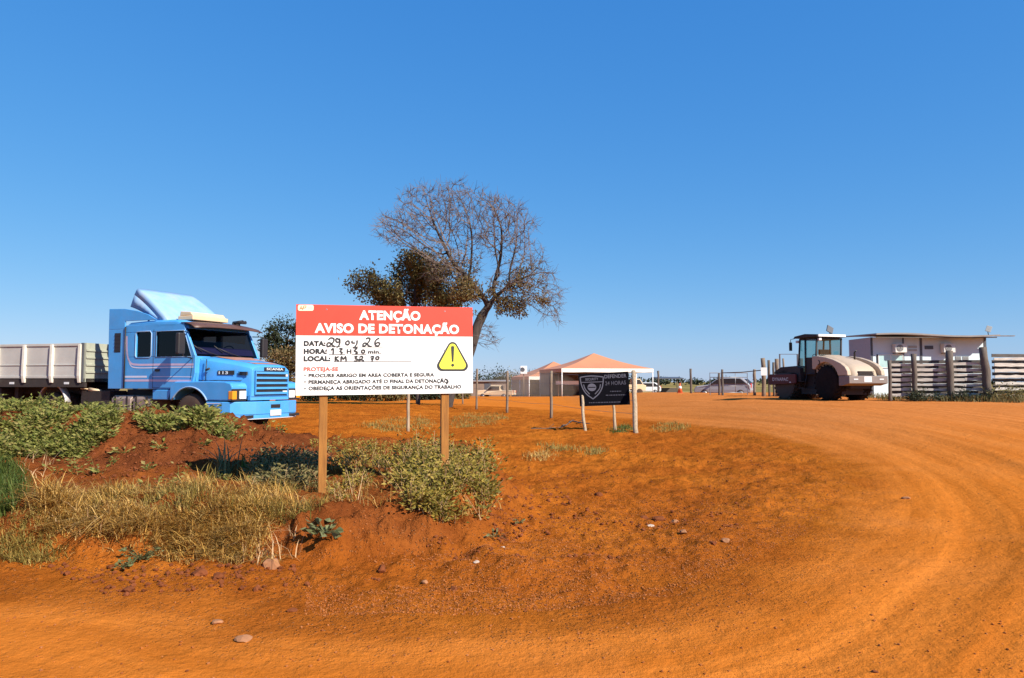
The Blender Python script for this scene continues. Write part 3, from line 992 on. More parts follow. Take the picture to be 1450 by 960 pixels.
def truck():
    O = (-6.22, 19.23)
    g = gz(-8.0, 20.2) - .02
    TZ = .28
    t = thing('truck_tractor', 'bright blue bonneted truck with roof fairing, parked behind the red earth mound', 'truck', (O[0], O[1], TZ), R(-24))
    B = M['blue']
    # chassis
    b = MB()
    for y in (-.42, .42):
        b.box(-7.6, -.5, y - .05, y + .05, .72, .98)
    for x in (-7.4, -6.0, -4.9, -2.5, -.8):
        b.box(x - .06, x + .06, -.37, .37, .76, .94)
    b.box(-1.68, -1.48, -.95, .95, .42, .58); b.box(-6.97, -6.73, -1.0, 1.0, .42, .62)
    b.lathe([(-.16, .5), (.16, .5)], (-6.75, 0, 1.08), 'z', 24)
    b.box(-2.3, -.7, -.36, .36, .55, 1.15)
    b.box(-5.9, -4.75, -1.02, -.5, .45, 1.08); b.box(-5.9, -4.75, .5, 1.02, .45, 1.08); b.box(-4.72, -2.9, -.5, .5, .5, 1.12)
    b.build('chassis', M['chassis'], t)
    # cab shell: panels round the window openings
    zb, zl, zw, zt = 1.14, 1.98, 2.64, 2.84
    cab = MB()
    for s in (-1, 1):
        y0, y1 = s * 1.14, s * 1.07
        def pn(poly): cab.prism(poly, 'y', y0, y1)
        pn([(-4.05, zb), (-1.62, zb), (-1.50, 1.55), (-1.50, zl), (-4.05, zl)])
        pn([(-4.05, zw), (-1.86, zw), (-1.92, zt), (-4.05, zt)])
        pn([(-4.05, zl), (-3.64, zl), (-3.64, zw), (-4.05, zw)])
        pn([(-3.09, zl), (-2.92, zl), (-2.92, zw), (-3.09, zw)])
        pn([(-1.66, zl), (-1.50, zl), (-1.83, zw), (-1.93, zw)])
    cab.box(-4.05, -3.99, -1.07, 1.07, zb, zt)
    cab.box(-3.99, -1.60, -1.07, 1.07, zb, zb + .06)
    cab.prism([(-1.56, zb + .06), (-1.50, 1.55), (-1.50, 1.98), (-1.56, 1.98)], 'y', -1.07, 1.07)
    # roof with rounded edge
    secs = []
    for x, dz, hw in ((-4.05, -.03, 1.10), (-3.95, .02, 1.13), (-3.0, .06, 1.14), (-2.2, .05, 1.14), (-1.98, .0, 1.12), (-1.90, -.07, 1.09)):
        z = zt + .002 + dz
        ring = [(x, -hw, zt - .06 + min(dz, 0)), (x, -hw, z), (x, -hw + .08, z + .05), (x, 0, z + .075), (x, hw - .08, z + .05), (x, hw, z), (x, hw, zt - .06 + min(dz, 0))]
        secs.append(ring)
    cab.loft(secs, closed=False, caps=False, smooth=True)
    # windscreen surround
    cab.prism([(-1.88, 2.70), (-1.80, 2.70), (-1.93, 2.84), (-2.0, 2.84)], 'y', -1.07, 1.07)
    cab_o = cab.build('cab', B, t, bevel=.012)
    # dark cab lining
    b = MB()
    b.box(-3.985, -3.955, -1.05, 1.05, 1.22, 2.84); b.box(-3.95, -1.66, -1.05, 1.05, 1.205, 1.23); b.box(-3.95, -1.98, -1.05, 1.05, 2.80, 2.83)
    for s in (-1, 1):
        b.box(-3.95, -1.66, s * 1.055, s * 1.066, 1.24, 1.97); b.box(-3.62, -3.11, s * 1.05, s * 1.066, 2.66, 2.79)
    b.build('cab_lining', M['seat'], t)
    # glazing
    b = MB()
    b.add([(-1.53, -1.07, 1.985), (-1.53, 1.07, 1.985), (-1.86, 1.07, 2.70), (-1.86, -1.07, 2.70)], [(0, 1, 2, 3)])
    ws = b.build('windscreen', M['glass_ws'], t)
    b = MB()
    for (p0, p1) in (((-1.523, -.30), (-1.60, -.95)), ((-1.523, .45), (-1.60, -.25))):
        d = .02
        b.tube([(p0[0] + d, p0[1], 2.0), ((p0[0] + p1[0]) / 2 + d - .02, (p0[1] + p1[1]) / 2, 2.09), (p1[0] + d - .07, p1[1], 2.22)], .012, 6)
        b.tube([(p1[0] + d - .01, p1[1] + .12, 2.10), (p1[0] + d - .09, p1[1] - .12, 2.28)], .014, 6)
    b.build('wiper', M['black'], ws)
    for s, nm in ((-1, 'side_window'), (1, 'side_window')):
        b = MB()
        b.add([(-2.92, s * 1.10, zl), (-1.66, s * 1.10, zl), (-1.93, s * 1.10, zw), (-2.92, s * 1.10, zw)], [(0, 1, 2, 3)])
        b.build(nm, M['glass_dark'], t)
        b = MB()
        b.add([(-3.64, s * 1.10, zl), (-3.09, s * 1.10, zl), (-3.09, s * 1.10, zw), (-3.64, s * 1.10, zw)], [(0, 1, 2, 3)])
        b.build('sleeper_window', M['glass_dark'], t)
        # pale rubber surround of both windows
        b = MB()
        for (x0, x1) in ((-3.66, -3.07),):
            pts = [(x0 + .05, zl - .02), (x1 - .05, zl - .02), (x1, zl + .04), (x1, zw - .04), (x1 - .05, zw + .02), (x0 + .05, zw + .02), (x0, zw - .04), (x0, zl + .04), (x0 + .05, zl - .02)]
            b.tube([(x, s * 1.142, z) for x, z in pts], .014, 6)
        pts = [(-2.90, zl - .01), (-1.62, zl - .01), (-1.90, zw + .01), (-2.90, zw + .01), (-2.90, zl - .01)]
        b.tube([(x, s * 1.142, z) for x, z in pts], .011, 6)
        b.build('window_trim', M['blue_light'] if s else B, t)
        # door seams + handle
        b = MB()
        b.tube([(-2.985, s * 1.141, 1.16), (-2.985, s * 1.141, 2.70)], .006, 4)
        b.tube([(-1.66, s * 1.141, 1.30), (-1.575, s * 1.141, 1.97)], .006, 4)
        b.tube([(-2.98, s * 1.141, 1.17), (-1.70, s * 1.141, 1.17)], .006, 4)
        b.box(-2.90, -2.74, s * 1.14, s * 1.165, 1.60, 1.66)
        b.build('door_seam', M['black'], t)
        # painted stripes
        def band(pts, w, mat, nm):
            m_ = MB(); ribbon(m_, catmull(pts, 5), w, lambda u, z: (u, s * 1.1435, z)); return m_.build(nm, mat, t)
        band([(-4.00, 2.55), (-3.97, 2.12), (-3.86, 1.86), (-3.6, 1.78), (-2.6, 1.775), (-1.55, 1.765)], .055, M['stripe_p'], 'painted_stripe')
        band([(-3.96, 2.12), (-3.85, 1.80), (-3.6, 1.70), (-2.6, 1.70), (-1.55, 1.70)], .028, M['stripe_w'], 'painted_stripe')
        band([(-4.03, 1.46), (-3.3, 1.46), (-3.2, 1.46)], .05, M['stripe_w'], 'painted_stripe')
        band([(-4.03, 1.36), (-3.0, 1.36), (-1.62, 1.35)], .055, M['stripe_p'], 'painted_stripe')
        band([(-3.0, 1.46), (-2.4, 1.46), (-1.60, 1.45)], .02, M['stripe_w'], 'painted_stripe')
        # boarding step box
        b = MB(); b.prism([(-2.95, 1.12), (-2.28, 1.12), (-2.40, .86), (-2.95, .86)], 'y', s * 1.17, s * .80)
        st = b.build('step', B, t, bevel=.02)
        # rear side panel of the cab with slot, and quarter-round top
        poly = [(-4.66, 1.14), (-4.075, 1.14), (-4.075, 2.86)] + [(-4.075 + 1.2 * k / 6, 2.90 + .40 * math.cos(R(90 * k / 6)) ** .8) for k in range(6, -1, -1)] + [(-4.70, 3.31)]
        b = MB(); b.prism([(-4.66, 1.14), (-4.075, 1.14), (-4.075, 2.74), (-4.70, 2.74)], 'y', s * 1.15, s * 1.11)
        b.prism([(-4.70, 2.743), (-4.075, 2.743), (-4.075, 2.955), (-2.9, 2.955), (-3.2, 3.10), (-3.6, 3.21), (-4.1, 3.29), (-4.70, 3.31)], 'y', s * 1.15, s * 1.11)
        sp = b.build('side_fairing', B, t, bevel=.008)
        b = MB(); b.box(-4.45, -4.22, s * 1.152, s * 1.156, 2.12, 2.64)
        for k in range(5):
            b.box(-4.45, -4.22, s * 1.156, s * 1.164, 2.16 + .1 * k, 2.19 + .1 * k)
        b.build('louvre', M['black'], sp)
        b = MB(); b.tube([(-4.03, s * 1.165, 1.16), (-4.03, s * 1.165, 2.80)], .02, 6); b.build('air_pipe', M['black'], t)
    # interior
    b = MB(); b.box(-2.15, -1.64, -1.05, 1.05, 1.70, 2.04)
    dsh = b.build('dashboard', M['seat'], t)
    b = MB(); b.prism([(-1.88, 2.043), (-1.60, 2.043), (-1.68, 2.20), (-1.88, 2.24)], 'y', -1.02, 1.02); b.build('dash_cloth', M['dash'], dsh)
    for y in (-.6, .6):
        b = MB(); b.box(-3.0, -2.4, y - .28, y + .28, 1.5, 1.75); b.box(-3.05, -2.85, y - .26, y + .26, 1.75, 2.45)
        b.build('seat', M['seat'], t)
    b = MB()
    b.tube([(-2.15 + .05 * math.sin(a), .6 + .24 * math.cos(a), 2.12 + .2 * math.sin(a)) for a in np.linspace(0, 2 * math.pi, 18)], .016, 6)
    b.build('steering_wheel', M['black'], t)
    # bonnet
    def sec(x, hw, zt_, zlo):
        return [(x, -hw, zlo), (x, -hw, zt_ - .20), (x, -hw + .02, zt_ - .07), (x, -hw + .10, zt_ - .012), (x, -hw * .5, zt_ + .02), (x, hw * .5, zt_ + .02), (x, hw - .10, zt_ - .012), (x, hw - .02, zt_ - .07), (x, hw, zt_ - .20), (x, hw, zlo)]
    b = MB(); b.loft([sec(-1.505, 1.0, 1.965, 1.16), sec(-1.2, .97, 1.93, 1.16), (sec(-.6, .84, 1.84, 1.10)), sec(-.14, .71, 1.75, .95), sec(-.05, .68, 1.70, .95)], True, True, True)
    hood = b.build('bonnet', B, t, bevel=.01)
    b = MB(); b.add([(-1.35, -.62, 1.9835), (-1.35, .66, 1.9835), (-.18, .44, 1.7835), (-.18, -.42, 1.7835)], [(0, 1, 2, 3)])
    # dusty bonnet top is a thin film of road dust: separate surface a few mm above
    b.build('dust_film', pm('bonnet_dust', (0.36, 0.17, 0.115), .8, var=.25, scale=3), hood)
    # shut line between bonnet and wing, hinge line at the scuttle
    for s in (-1, 1):
        b = MB(); b.tube([(-1.50, s * 1.008, 1.36), (-.9, s * .925, 1.36), (-.30, s * .775, 1.36)], .008, 4); b.build('shut_line', M['black'], hood)
    b = MB(); b.tube([(-1.497, -.98, 1.90), (-1.497, -.5, 1.992), (-1.497, .5, 1.992), (-1.497, .98, 1.90)], .010, 4); b.build('shut_line', M['black'], hood)
    # name badges
    b = MB(); b.add([(-.92, -.913, 1.50), (-.50, -.820, 1.50), (-.50, -.8365, 1.60), (-.92, -.915, 1.60)], [(0, 1, 2, 3)])
    p0, p1 = Vector((-.95, -.922, 0)), Vector((-.48, -.826, 0))
    def hs(u, w, off=.012):      # along the bonnet's side
        q = p0.lerp(p1, u); return (q.x + .2 * off, q.y - off, w)
    b = MB(); b.add([hs(0, 1.50), hs(1, 1.50), hs(1, 1.61), hs(0, 1.61)], [(0, 1, 2, 3)], )
    bd = b.build('model_badge', M['black'], hood)
    text_part('lettering', '113', M['plate'], hood, lambda u, w: hs(u, w, .016), .08, 1.522, .55, .068, .03)
    b = MB(); q0, q1 = Vector((-.38, -.806, 0)), Vector((-.12, -.745, 0))
    for (zz) in (1.50, 1.535, 1.57):
        b.tube([q0 + Vector((0, -.005, zz)), q1 + Vector((0, -.005, zz))], .012, 6)
    b.box(-.36, -.14, -.78, -.74, 1.49, 1.58)
    b.build('air_vent', M['black'], hood)
    b = MB(); b.tube([(-1.24, -1.03, 1.36), (-1.22, -1.05, 1.62), (-1.22, -1.03, 1.90)], .012, 6); b.tube([(-1.24, -1.03, 1.62), (-1.12, -1.04, 1.66)], .03, 8)
    b.tube([(-1.3, -1.05, 1.36), (-1.34, -1.06, 1.25)], .014, 6)
    b.build('bonnet_catch', M['black'], hood)
    # grille
    b = MB(); b.box(-.048, -.022, -.56, .56, 1.0, 1.60)
    gr = b.build('grille', M['black'], t)
    b = MB()
    for z in (1.005, 1.135, 1.265, 1.395, 1.525):
        b.box(-.024, .012, -.58, .58, z, z + .058)
    for y in (-.60, .58):
        b.box(-.03, .012, y, y + .02, 1.0, 1.62)
    b.build('grille_bar', B, gr, bevel=.008)
    b = MB(); b.box(-.046, -.018, -.26, .50, 1.615, 1.70)
    nb = b.build('name_strip', M['black'], t)
    text_part('lettering', 'SCANIA', M['plate'], nb, lambda u, w: (-.0155, u, w), -.20, 1.63, .62, .055, .03)
    b = MB(); b.cbox((-.005, .48, 1.07), (.02, .16, .05)); b.cbox((-.005, .54, 1.50), (.02, .07, .07)); b.build('small_emblem', M['plate'], gr)
    # wings (fenders)
    for s in (-1, 1):
        arc = [(-1.58 + .70 * math.cos(a), .50 + .70 * math.sin(a)) for a in np.linspace(R(31), R(149), 15)]
        poly = [(-.18, .86), (-.16, 1.20), (-.22, 1.29), (-.40, 1.33), (-.9, 1.345), (-2.1, 1.33), (-2.27, 1.22), (-2.27, .86)] + arc[::-1]
        b = MB(); b.prism(poly, 'y', s * 1.225, s * .70)
        w = b.build('wing', B, t, bevel=.03, segs=3)
        b = MB(); b.tube([(x, s * 1.228, z) for x, z in arc], .022, 6); b.build('wheel_arch_lip', M['blue_light'], w)
        # lamp cluster
        b = MB(); b.cbox((-.155, s * 1.0, 1.0), (.04, .46, .30)); lc = b.build('headlight', M['black'], t, bevel=.01)
        b = MB(); b.cbox((-.13, s * .90, 1.0), (.03, .22, .20)); b.build('lens', M['lens'], lc, bevel=.01)
        b = MB(); b.box(-.27, -.13, s * 1.09, s * 1.236, .89, 1.10); b.build('indicator', M['amber'], lc, bevel=.012)
    b = MB(); b.box(-.16, -.07, -.70, .70, .86, .99); b.build('front_panel', B, t)
    # bumper
    plan = [(-1.00, -1.24), (-.45, -1.25), (-.24, -1.20), (-.08, -1.02), (.03, -.6), (.05, 0), (.03, .6), (-.08, 1.02), (-.24, 1.20), (-.45, 1.25), (-.9, 1.24)]
    inner = [(x - .10 if abs(y) < 1.1 else x, y * .90) for x, y in plan]
    poly = plan + inner[::-1]
    b = MB(); b.prism(poly, 'z', .50, .83)
    bp = b.build('bumper', B, t, bevel=.02, segs=3)
    b = MB(); b.prism([(x - .012 if abs(y) < 1.1 else x, y * .985) for x, y in plan] + inner[::-1], 'z', .40, .497); b.build('lower_valance', B, bp, bevel=.01)
    b = MB(); b.prism([(x * 1 + .003, y * 1.003) for x, y in plan] + inner[::-1], 'z', .385, .399); b.build('lip_strip', M['plate'], bp)
    b = MB(); ribbon(b, [(-.95, .66), (-.5, .66)], .02, lambda u, z: (u, -1.2525, z)); ribbon(b, [(-.95, .79), (-.5, .79)], .02, lambda u, z: (u, -1.2525, z)); b.build('painted_stripe', M['stripe_w'], bp)
    for y in (-.84, .84):
        b = MB(); b.add([(.002 + .0, y - .22, .42), (.002, y + .22, .42), (.002, y + .22, .49), (.002, y - .22, .49)], [(0, 1, 2, 3)])
        b.cbox((-.02, y, .455), (.04, .42, .06)); b.build('fog_slot', M['black'], bp)
    b = MB(); b.cbox((.052, .08, .70), (.012, .34, .09)); b.build('tow_slot', M['black'], bp)
    b = MB(); b.cbox((.058, .08, .53), (.012, .40, .15)); pl = b.build('number_plate', M['plate'], bp)
    b = MB()
    for k in range(6): b.cbox((.066, -.05 + .05 * k, .525), (.003, .03, .055))
    b.build('plate_characters', M['ink_grey'], pl) if False else None
    # visor, roof box, horns, fairing
    secs = []
    for x, z in ((-2.02, 2.90), (-1.85, 2.90), (-1.62, 2.84), (-1.46, 2.75)):
        hw = 1.15 + (x + 2.0) * .10
        secs.append([(x, y * hw, z - .05 * abs(y) ** 3) for y in np.linspace(-1, 1, 11)])
    b = MB(); b.loft(secs, closed=False, caps=False); b.build('sun_visor', M['visor'], t, solid=.02)
    b = MB(); b.box(-2.46, -1.92, -.86, .36, 2.945, 3.06); b.prism([(-2.44, 3.062), (-1.96, 3.062), (-2.05, 3.16), (-2.42, 3.19)], 'y', -.82, .32)
    b.build('roof_cooler', M['cream'], t, bevel=.02)
    b = MB()
    b.tube([(-2.0, .62, 2.98), (-1.65, .62, 2.98)], [.03, .055], 10); b.tube([(-2.0, .80, 2.98), (-1.72, .80, 2.98)], [.03, .05], 10); b.box(-2.0, -1.95, .58, .84, 2.9, 2.97)
    b.build('air_horn', M['black'], t)
    secs = []
    for k in range(9):
        f = k / 8
        x = -2.62 - 1.30 * f
        z = 2.95 + .90 * (.74 * f + .26 * math.sin(R(90) * f))
        hw = 1.02 - .10 * f
        secs.append([(x - .10, -hw, z - .16), (x - .012, -hw - .003, z - .025), (x, -hw + .03, z)] + [(x + .01 * (1 - abs(q)), hw * q * .95, z + .008) for q in np.linspace(-.9, .9, 7)] + [(x, hw - .03, z), (x - .012, hw + .003, z - .025), (x - .10, hw, z - .16)])
    b = MB(); b.loft(secs, closed=False, caps=False)
    # near-vertical cheeks under the ramp's edges
    for s in (-1, 1):
        low = [(-2.62 - 1.30 * f - .10, s * (1.02 - .10 * f), 2.95 + .90 * (.74 * f + .26 * math.sin(R(90) * f)) - .16) for f in np.linspace(0, 1, 9)]
        dn = [(x - .05 - .10 * f, y * .99, max(z - .30 * f - .02, 2.90)) for (x, y, z), f in zip(low, np.linspace(0, 1, 9))]
        b.loft([low, dn], closed=False, caps=False)
    b.build('roof_fairing', M['blue_light'], t, solid=.025)
    b = MB()
    for y in (-.6, .6):
        b.tube([(-3.7, y, 3.65), (-3.3, y, 2.9)], .025, 6); b.tube([(-3.8, y, 3.7), (-3.85, y, 2.9)], .025, 6)
    b.build('fairing_strut', M['black'], t)
    # mirrors
    for s in (-1, 1):
        b = MB(); b.tube([(-1.78, s * 1.14, 2.60), (-1.62, s * 1.42, 2.60), (-1.62, s * 1.42, 1.98), (-1.62, s * 1.14, 1.92)], .016, 6)
        ar = b.build('mirror_arm', M['black'], t)
        b = MB(); b.box(-1.72, -1.60, s * 1.36, s * 1.58, 2.02, 2.56); b.build('mirror', M['black'], ar, bevel=.03)
    # tanks, mudguards, wheels
    for s in (-1, 1):
        b = MB()
        for x0, x1 in ((-4.55, -3.82), (-3.72, -3.05)):
            b.prism([(y * .32 + s * .80, z * .30 + .66) for y, z in ((-1, -.7), (-.7, -1), (.7, -1), (1, -.7), (1, .7), (.7, 1), (-.7, 1), (-1, .7))], 'x', x0, x1)
        tk = b.build('fuel_tank', M['tank'], t, bevel=.02)
        for x in (-4.4, -3.95, -3.6, -3.2):
            b = MB(); b.box(x - .03, x + .03, s * 1.121, s * 1.129, .38, .94)
            b.build('tank_strap', M['chassis'], tk)
        secs = []
        for a in np.linspace(R(8), R(172), 17):
            x, z = -6.85 + .60 * math.cos(a), .66 + .62 * math.sin(a)
            secs.append([(x, s * 1.225, z - .05), (x, s * 1.225, z), (x, s * 1.20, z + .012), (x, s * 1.06, z + .012)])
        b = MB(); b.loft(secs, closed=False, caps=False); b.build('mudguard', M['mudguard'], t, solid=.015)
        wheel(t, (-1.58, s * 1.20, .51), s)
        wheel(t, (-6.85, s * 1.21, .51), s)
        wheel(t, (-6.85, s * .87, .51), s)
    b = MB(); b.tube([(-5.2, -.95, 1.06), (-5.6, -1.0, 1.12)], .05, 8); b.tube([(-5.6, -1.0, 1.12), (-5.95, -1.0, 1.14)], .02, 8); b.build('air_hose', M['cream'], t)
    return t
truck()

# ------------------------------------------------------------------ dropside trailer
def trailer():
    t = thing('cargo_trailer', 'off-white dropside cargo trailer with ribbed panels coupled behind the blue truck', 'trailer', (-11.45, 21.61, .30), R(-14))
    hw, L, z0, z1 = 1.25, 9.5, 1.42, 2.36
    b = MB(); b.box(-L, 0, -hw + .02, hw - .02, 1.30, 1.40); b.box(-L, -.02, -hw, -hw + .08, 1.16, 1.40); b.box(-L, -.02, hw - .08, hw, 1.16, 1.40)
    for y in (-.45, .45): b.box(-L, -.6, y - .06, y + .06, .95, 1.30)
    b.build('bed', M['chassis'], t)
    for s in (-1, 1):
        b = MB(); b.box(-4.55, -3.0, s * .62, s * 1.14, .55, 1.14); b.build('tool_box', M['chassis'], t, bevel=.03)  # boxes and guard panel added so the underside reads dark
        b = MB(); b.box(-6.0, -4.7, s * 1.10, s * 1.14, .55, 1.05); b.build('side_guard', M['chassis'], t)
    b = MB(); b.box(-.06, 0, -hw, hw, z0 - .12, z1 + .02)
    for z in (1.55, 1.75, 1.95, 2.15): b.box(0, .03, -hw, hw, z, z + .05)
    b.build('headboard', M['green_tarp'], t)
    for s in (-1, 1):
        b = MB(); b.box(-L, -.08, s * (hw - .05), s * hw, z0, z1)
        side = b.build('side_panel', M['tray'], t)
        b = MB()
        b.box(-L, -.08, s * (hw - .02), s * (hw + .028), z1 - .06, z1 + .012)
        b.box(-L, -.08, s * (hw - .02), s * (hw + .022), z0 - .01, z0 + .05)
        b.box(-L, -.08, s * (hw - .02), s * (hw + .018), z0 + .34, z0 + .375)
        b.build('rail', M['tray_rib'] if False else M['tray'], side, bevel=.006)
        for k in range(10):
            x = -.17 - .945 * k
            b = MB(); b.prism([(s * (hw - .01), z0 - .14), (s * (hw + .05), z0 - .14), (s * (hw + .085), z0 + .05), (s * (hw + .085), z0 + .34), (s * (hw + .07), z1 - .02), (s * (hw - .01), z1 - .02)], 'x', x - .045, x + .045)
            b.build('rib', M['tray_rib'], side, bevel=.008)
        b = MB(); b.box(-.14, -.062, s * (hw - .06), s * (hw + .03), z0 - .12, z1 + .02); b.build('corner_post', M['trim_dark'], t)
        for x in (-.62, -2.5, -4.4):
            b = MB(); b.cbox((x, s * (hw + .004), 1.27), (.16, .012, .06))
            b.build('reflector', M['plate'], t)
    for x in (-6.6, -7.85):
        b = MB(); b.box(x - .06, x + .06, -1.0, 1.0, .45, .57); b.build('axle', M['chassis'], t)
        for s in (-1, 1): wheel(t, (x, s * 1.2, .51), s)
    for s in (-1, 1):
        b = MB(); b.box(-2.75, -2.62, s * .8, s * .92, .05 + .3, 1.2)
        b.build('landing_leg', M['chassis'], t)
trailer()

# ------------------------------------------------------------------ soil compactor
def roller():
    X, Y = 14.48, 34.53
    TZ = .76
    h = Vector((-.30, .954, 0)); rz = math.atan2(h.y, h.x)
    t = thing('road_roller', 'beige and dark red single drum soil roller parked on the red road', 'road roller', (X, Y, TZ), rz)
    t.scale = (.94, .95, 1.0)
    # drum
    b = MB(); b.lathe([(-1.0, .0), (-1.0, .66), (-.97, .75), (.97, .75), (1.0, .66), (1.0, .0)], (1.65, 0, .75), 'y', 44)
    for k in range(11):
        for j in range(24):
            a = 2 * math.pi * (j + .5 * (k % 2)) / 24
            Mx = Matrix.Translation((1.65, 0, .75)) @ Matrix.Rotation(a, 4, 'Y')
            b.box(.745, .80, -.92 + .18 * k, -.80 + .18 * k, -.05, .05, Mx)
    b.build('drum', M['drum'], t)
    fr = MB()
    for s in (-1, 1):
        fr.prism([(.55, .78), (2.62, .70), (2.72, .80), (2.72, 1.10), (2.60, 1.22), (.55, 1.22)], 'y', s * 1.06, s * 1.16)
    fr.box(2.60, 2.74, -1.058, 1.058, .72, 1.20)
    fo = fr.build('drum_frame', M['roller_red'], t, bevel=.02)
    text_part('lettering', 'DYNAPAC', M['mudguard'], fo, lambda u, w: (2.35 - u, 1.163, w), 0, .90, 1.25, .15, .03)
    b = MB(); b.cbox((.95, 1.163, .83), (.12, .004, .05)); b.build('decal', M['plate'], fo)
    b = MB()
    b.prism([(.40, .85), (.72, .85), (.72, 1.24), (2.45, 1.24), (2.40, 1.35), (1.9, 1.56), (.70, 1.60), (.40, 1.50)], 'y', -1.0, 1.0)
    b.build('front_cover', M['roller_dark'], t, bevel=.03)
    b = MB(); b.box(-.2, .7, -.42, .42, .55, 1.12); b.box(-2.5, .42, -.55, .55, .55, 1.30); b.box(-1.5, -1.2, -.8, .8, .70, .86); b.box(-2.1, .70, -.70, .70, .28, .545)  # lowest box is an added belly that keeps the underside dark
    b.build('chassis', M['roller_dark'], t)
    # tyres
    for s in (-1, 1):
        b = MB(); c = (-1.42, s * 1.05, .80)
        w = .58
        b.lathe([(-s * o, r) for o, r in ((0, .36), (.0, .62), (.05, .74), (.12, .78), (w - .12, .78), (w - .05, .74), (w, .62), (w, .36))], c, 'y', 40)
        for k in range(22):
            for q in (-1, 1):
                a = 2 * math.pi * (k + .25 * (q + 1)) / 22
                Mx = Matrix.Translation((c[0], c[1] - s * w / 2, c[2])) @ Matrix.Rotation(a, 4, 'Y') @ Matrix.Rotation(q * .5, 4, 'X')
                b.box(.77, .815, .0 if q > 0 else -.27, .27 if q > 0 else .0, -.035, .035, Mx)
        wh = b.build('wheel', M['roller_tyre'], t)
        b = MB(); b.lathe([(-s * .02, .37), (-s * .02, .34), (-s * .14, .30), (-s * .12, .14), (-s * .02, .12), (-s * .02, 0)], c, 'y', 28); b.build('rim', M['roller_dark'], wh)
    # hood: sections along x with shoulders
    def sec(x, hw, zt, zlo):
        return [(x, -hw, zlo), (x, -hw, zt - .34), (x, -hw + .05, zt - .16), (x, -hw + .20, zt - .03), (x, -hw * .4, zt + .02), (x, hw * .4, zt + .02), (x, hw - .20, zt - .03), (x, hw - .05, zt - .16), (x, hw, zt - .34), (x, hw, zlo)]
    b = MB()
    b.loft([sec(-.52, .78, 2.04, 1.22), sec(-.75, .80, 2.06, 1.22), sec(-1.3, .82, 1.96, 1.25), sec(-1.9, .82, 1.79, 1.25), sec(-2.40, .80, 1.62, 1.12), sec(-2.66, .76, 1.50, 1.0), sec(-2.80, .70, 1.30, .95), sec(-2.85, .66, 1.24, .90)], True, True, True)
    hd = b.build('engine_hood', M['beige'], t, bevel=.01)
    for s in (-1, 1):   # rear wings with arch
        arc = [(-1.42 + .92 * math.cos(a), .80 + .92 * math.sin(a)) for a in np.linspace(R(42), R(160), 13)]
        poly = [(-2.90, 1.12)] + [(-2.86, 1.32), (-2.72, 1.50), (-2.45, 1.66), (-2.0, 1.82), (-1.5, 1.94), (-.9, 2.02), (-.55, 2.02), (-.55, 1.43)] + arc
        b = MB(); b.prism(poly, 'y', s * .84, s * 1.06)
        b.build('rear_wing', M['beige'], t, bevel=.035, segs=3)
    b = MB()
    for k in range(5): b.box(-2.90, -2.80, -.42, .42, 1.13 + .04 * k, 1.15 + .04 * k)
    b.cbox((-2.86, 0, 1.115), (.06, .9, .03))
    b.build('rear_grille', M['roller_dark'], t)
    b = MB(); b.prism([(-3.02, .78), (-2.60, .68), (-2.35, .68), (-2.35, 1.105), (-3.02, 1.105)], 'y', -1.08, 1.08)
    bo = b.build('rear_bumper', M['roller_grey'], t, bevel=.02)
    b = MB(); b.cbox((-3.025, .05, .96), (.01, .42, .24)); b.build('number_plate', M['plate'], bo)
    for y in (-.72, .72):
        b = MB(); b.cbox((-3.025, y, .96), (.012, .24, .05))
        b.build('reflector', M['plate'], bo)
    b = MB(); b.tube([(-1.75, -.38, 1.75), (-1.76, -.38, 2.16), (-1.86, -.38, 2.24)], .04, 10); b.build('exhaust_pipe', M['black'], t)
    b = MB(); b.tube([(-1.0 + .10 * math.cos(a), 1.066, 1.72 + .10 * math.sin(a)) for a in np.linspace(R(100), R(280), 9)], .022, 6); b.build('emblem', M['black'], t)
    # cab
    zf, zr = 1.18, 2.86
    b = MB()
    for (x0, x1, y, lean) in ((-.40, -.52, .74, 0), (-.40, -.52, -.74, 0), (.86, .70, .74, 0), (.86, .70, -.74, 0), (.28, .28, .76, 0), (.28, .28, -.76, 0)):
        b.tube([(x0, y, zf), (x1, y * .97, zr)], .048, 6)
    for z, xx in ((1.22, .86), (2.84, .70)):
        for y in (-.74, .74): b.tube([(-.45, y * (1 if z < 2 else .97), z), (xx, y * (1 if z < 2 else .97), z)], .045, 6)
        for x in (-.45 if z < 2 else -.52, xx): b.tube([(x, -.74, z), (x, .74, z)], .045, 6)
    b.box(-.42, .84, -.70, .70, 1.16, 1.22)
    cf = b.build('cab_frame', M['roller_dark'], t)
    for s in (-1, 1):
        b = MB(); b.add([(-.41, s * .735, 1.25), (.27, s * .735, 1.25), (.27, s * .72, 2.82), (-.50, s * .72, 2.82)], [(0, 1, 2, 3)])
        b.add([(.30, s * .735, 1.25), (.84, s * .735, 1.25), (.70, s * .72, 2.82), (.30, s * .72, 2.82)], [(0, 1, 2, 3)])
        b.build('side_window', M['glass_cab'], t)
        b = MB(); b.box(-.42, .25, s * .742, s * .752, 1.25, 1.98); b.build('lower_door_panel', M['roller_dark'], t)
    b = MB(); b.add([(-.46, -.70, 1.95), (-.46, .70, 1.95), (-.52, .70, 2.82), (-.52, -.70, 2.82)], [(0, 1, 2, 3)]); b.build('rear_window', M['glass_cab'], t)
    b = MB(); b.add([(.86, -.70, 1.25), (.86, .70, 1.25), (.71, .70, 2.82), (.71, -.70, 2.82)], [(0, 1, 2, 3)]); b.build('front_window', M['glass_cab'], t)
    b = MB(); b.box(-.44, -.40, -.72, .72, 1.22, 1.95); b.build('rear_bulkhead', M['roller_dark'], t)
    b = MB(); b.prism([(-.72, 2.90), (-.70, 3.02), (.2, 3.08), (.95, 3.0), (1.05, 2.90)], 'y', -.86, .86)
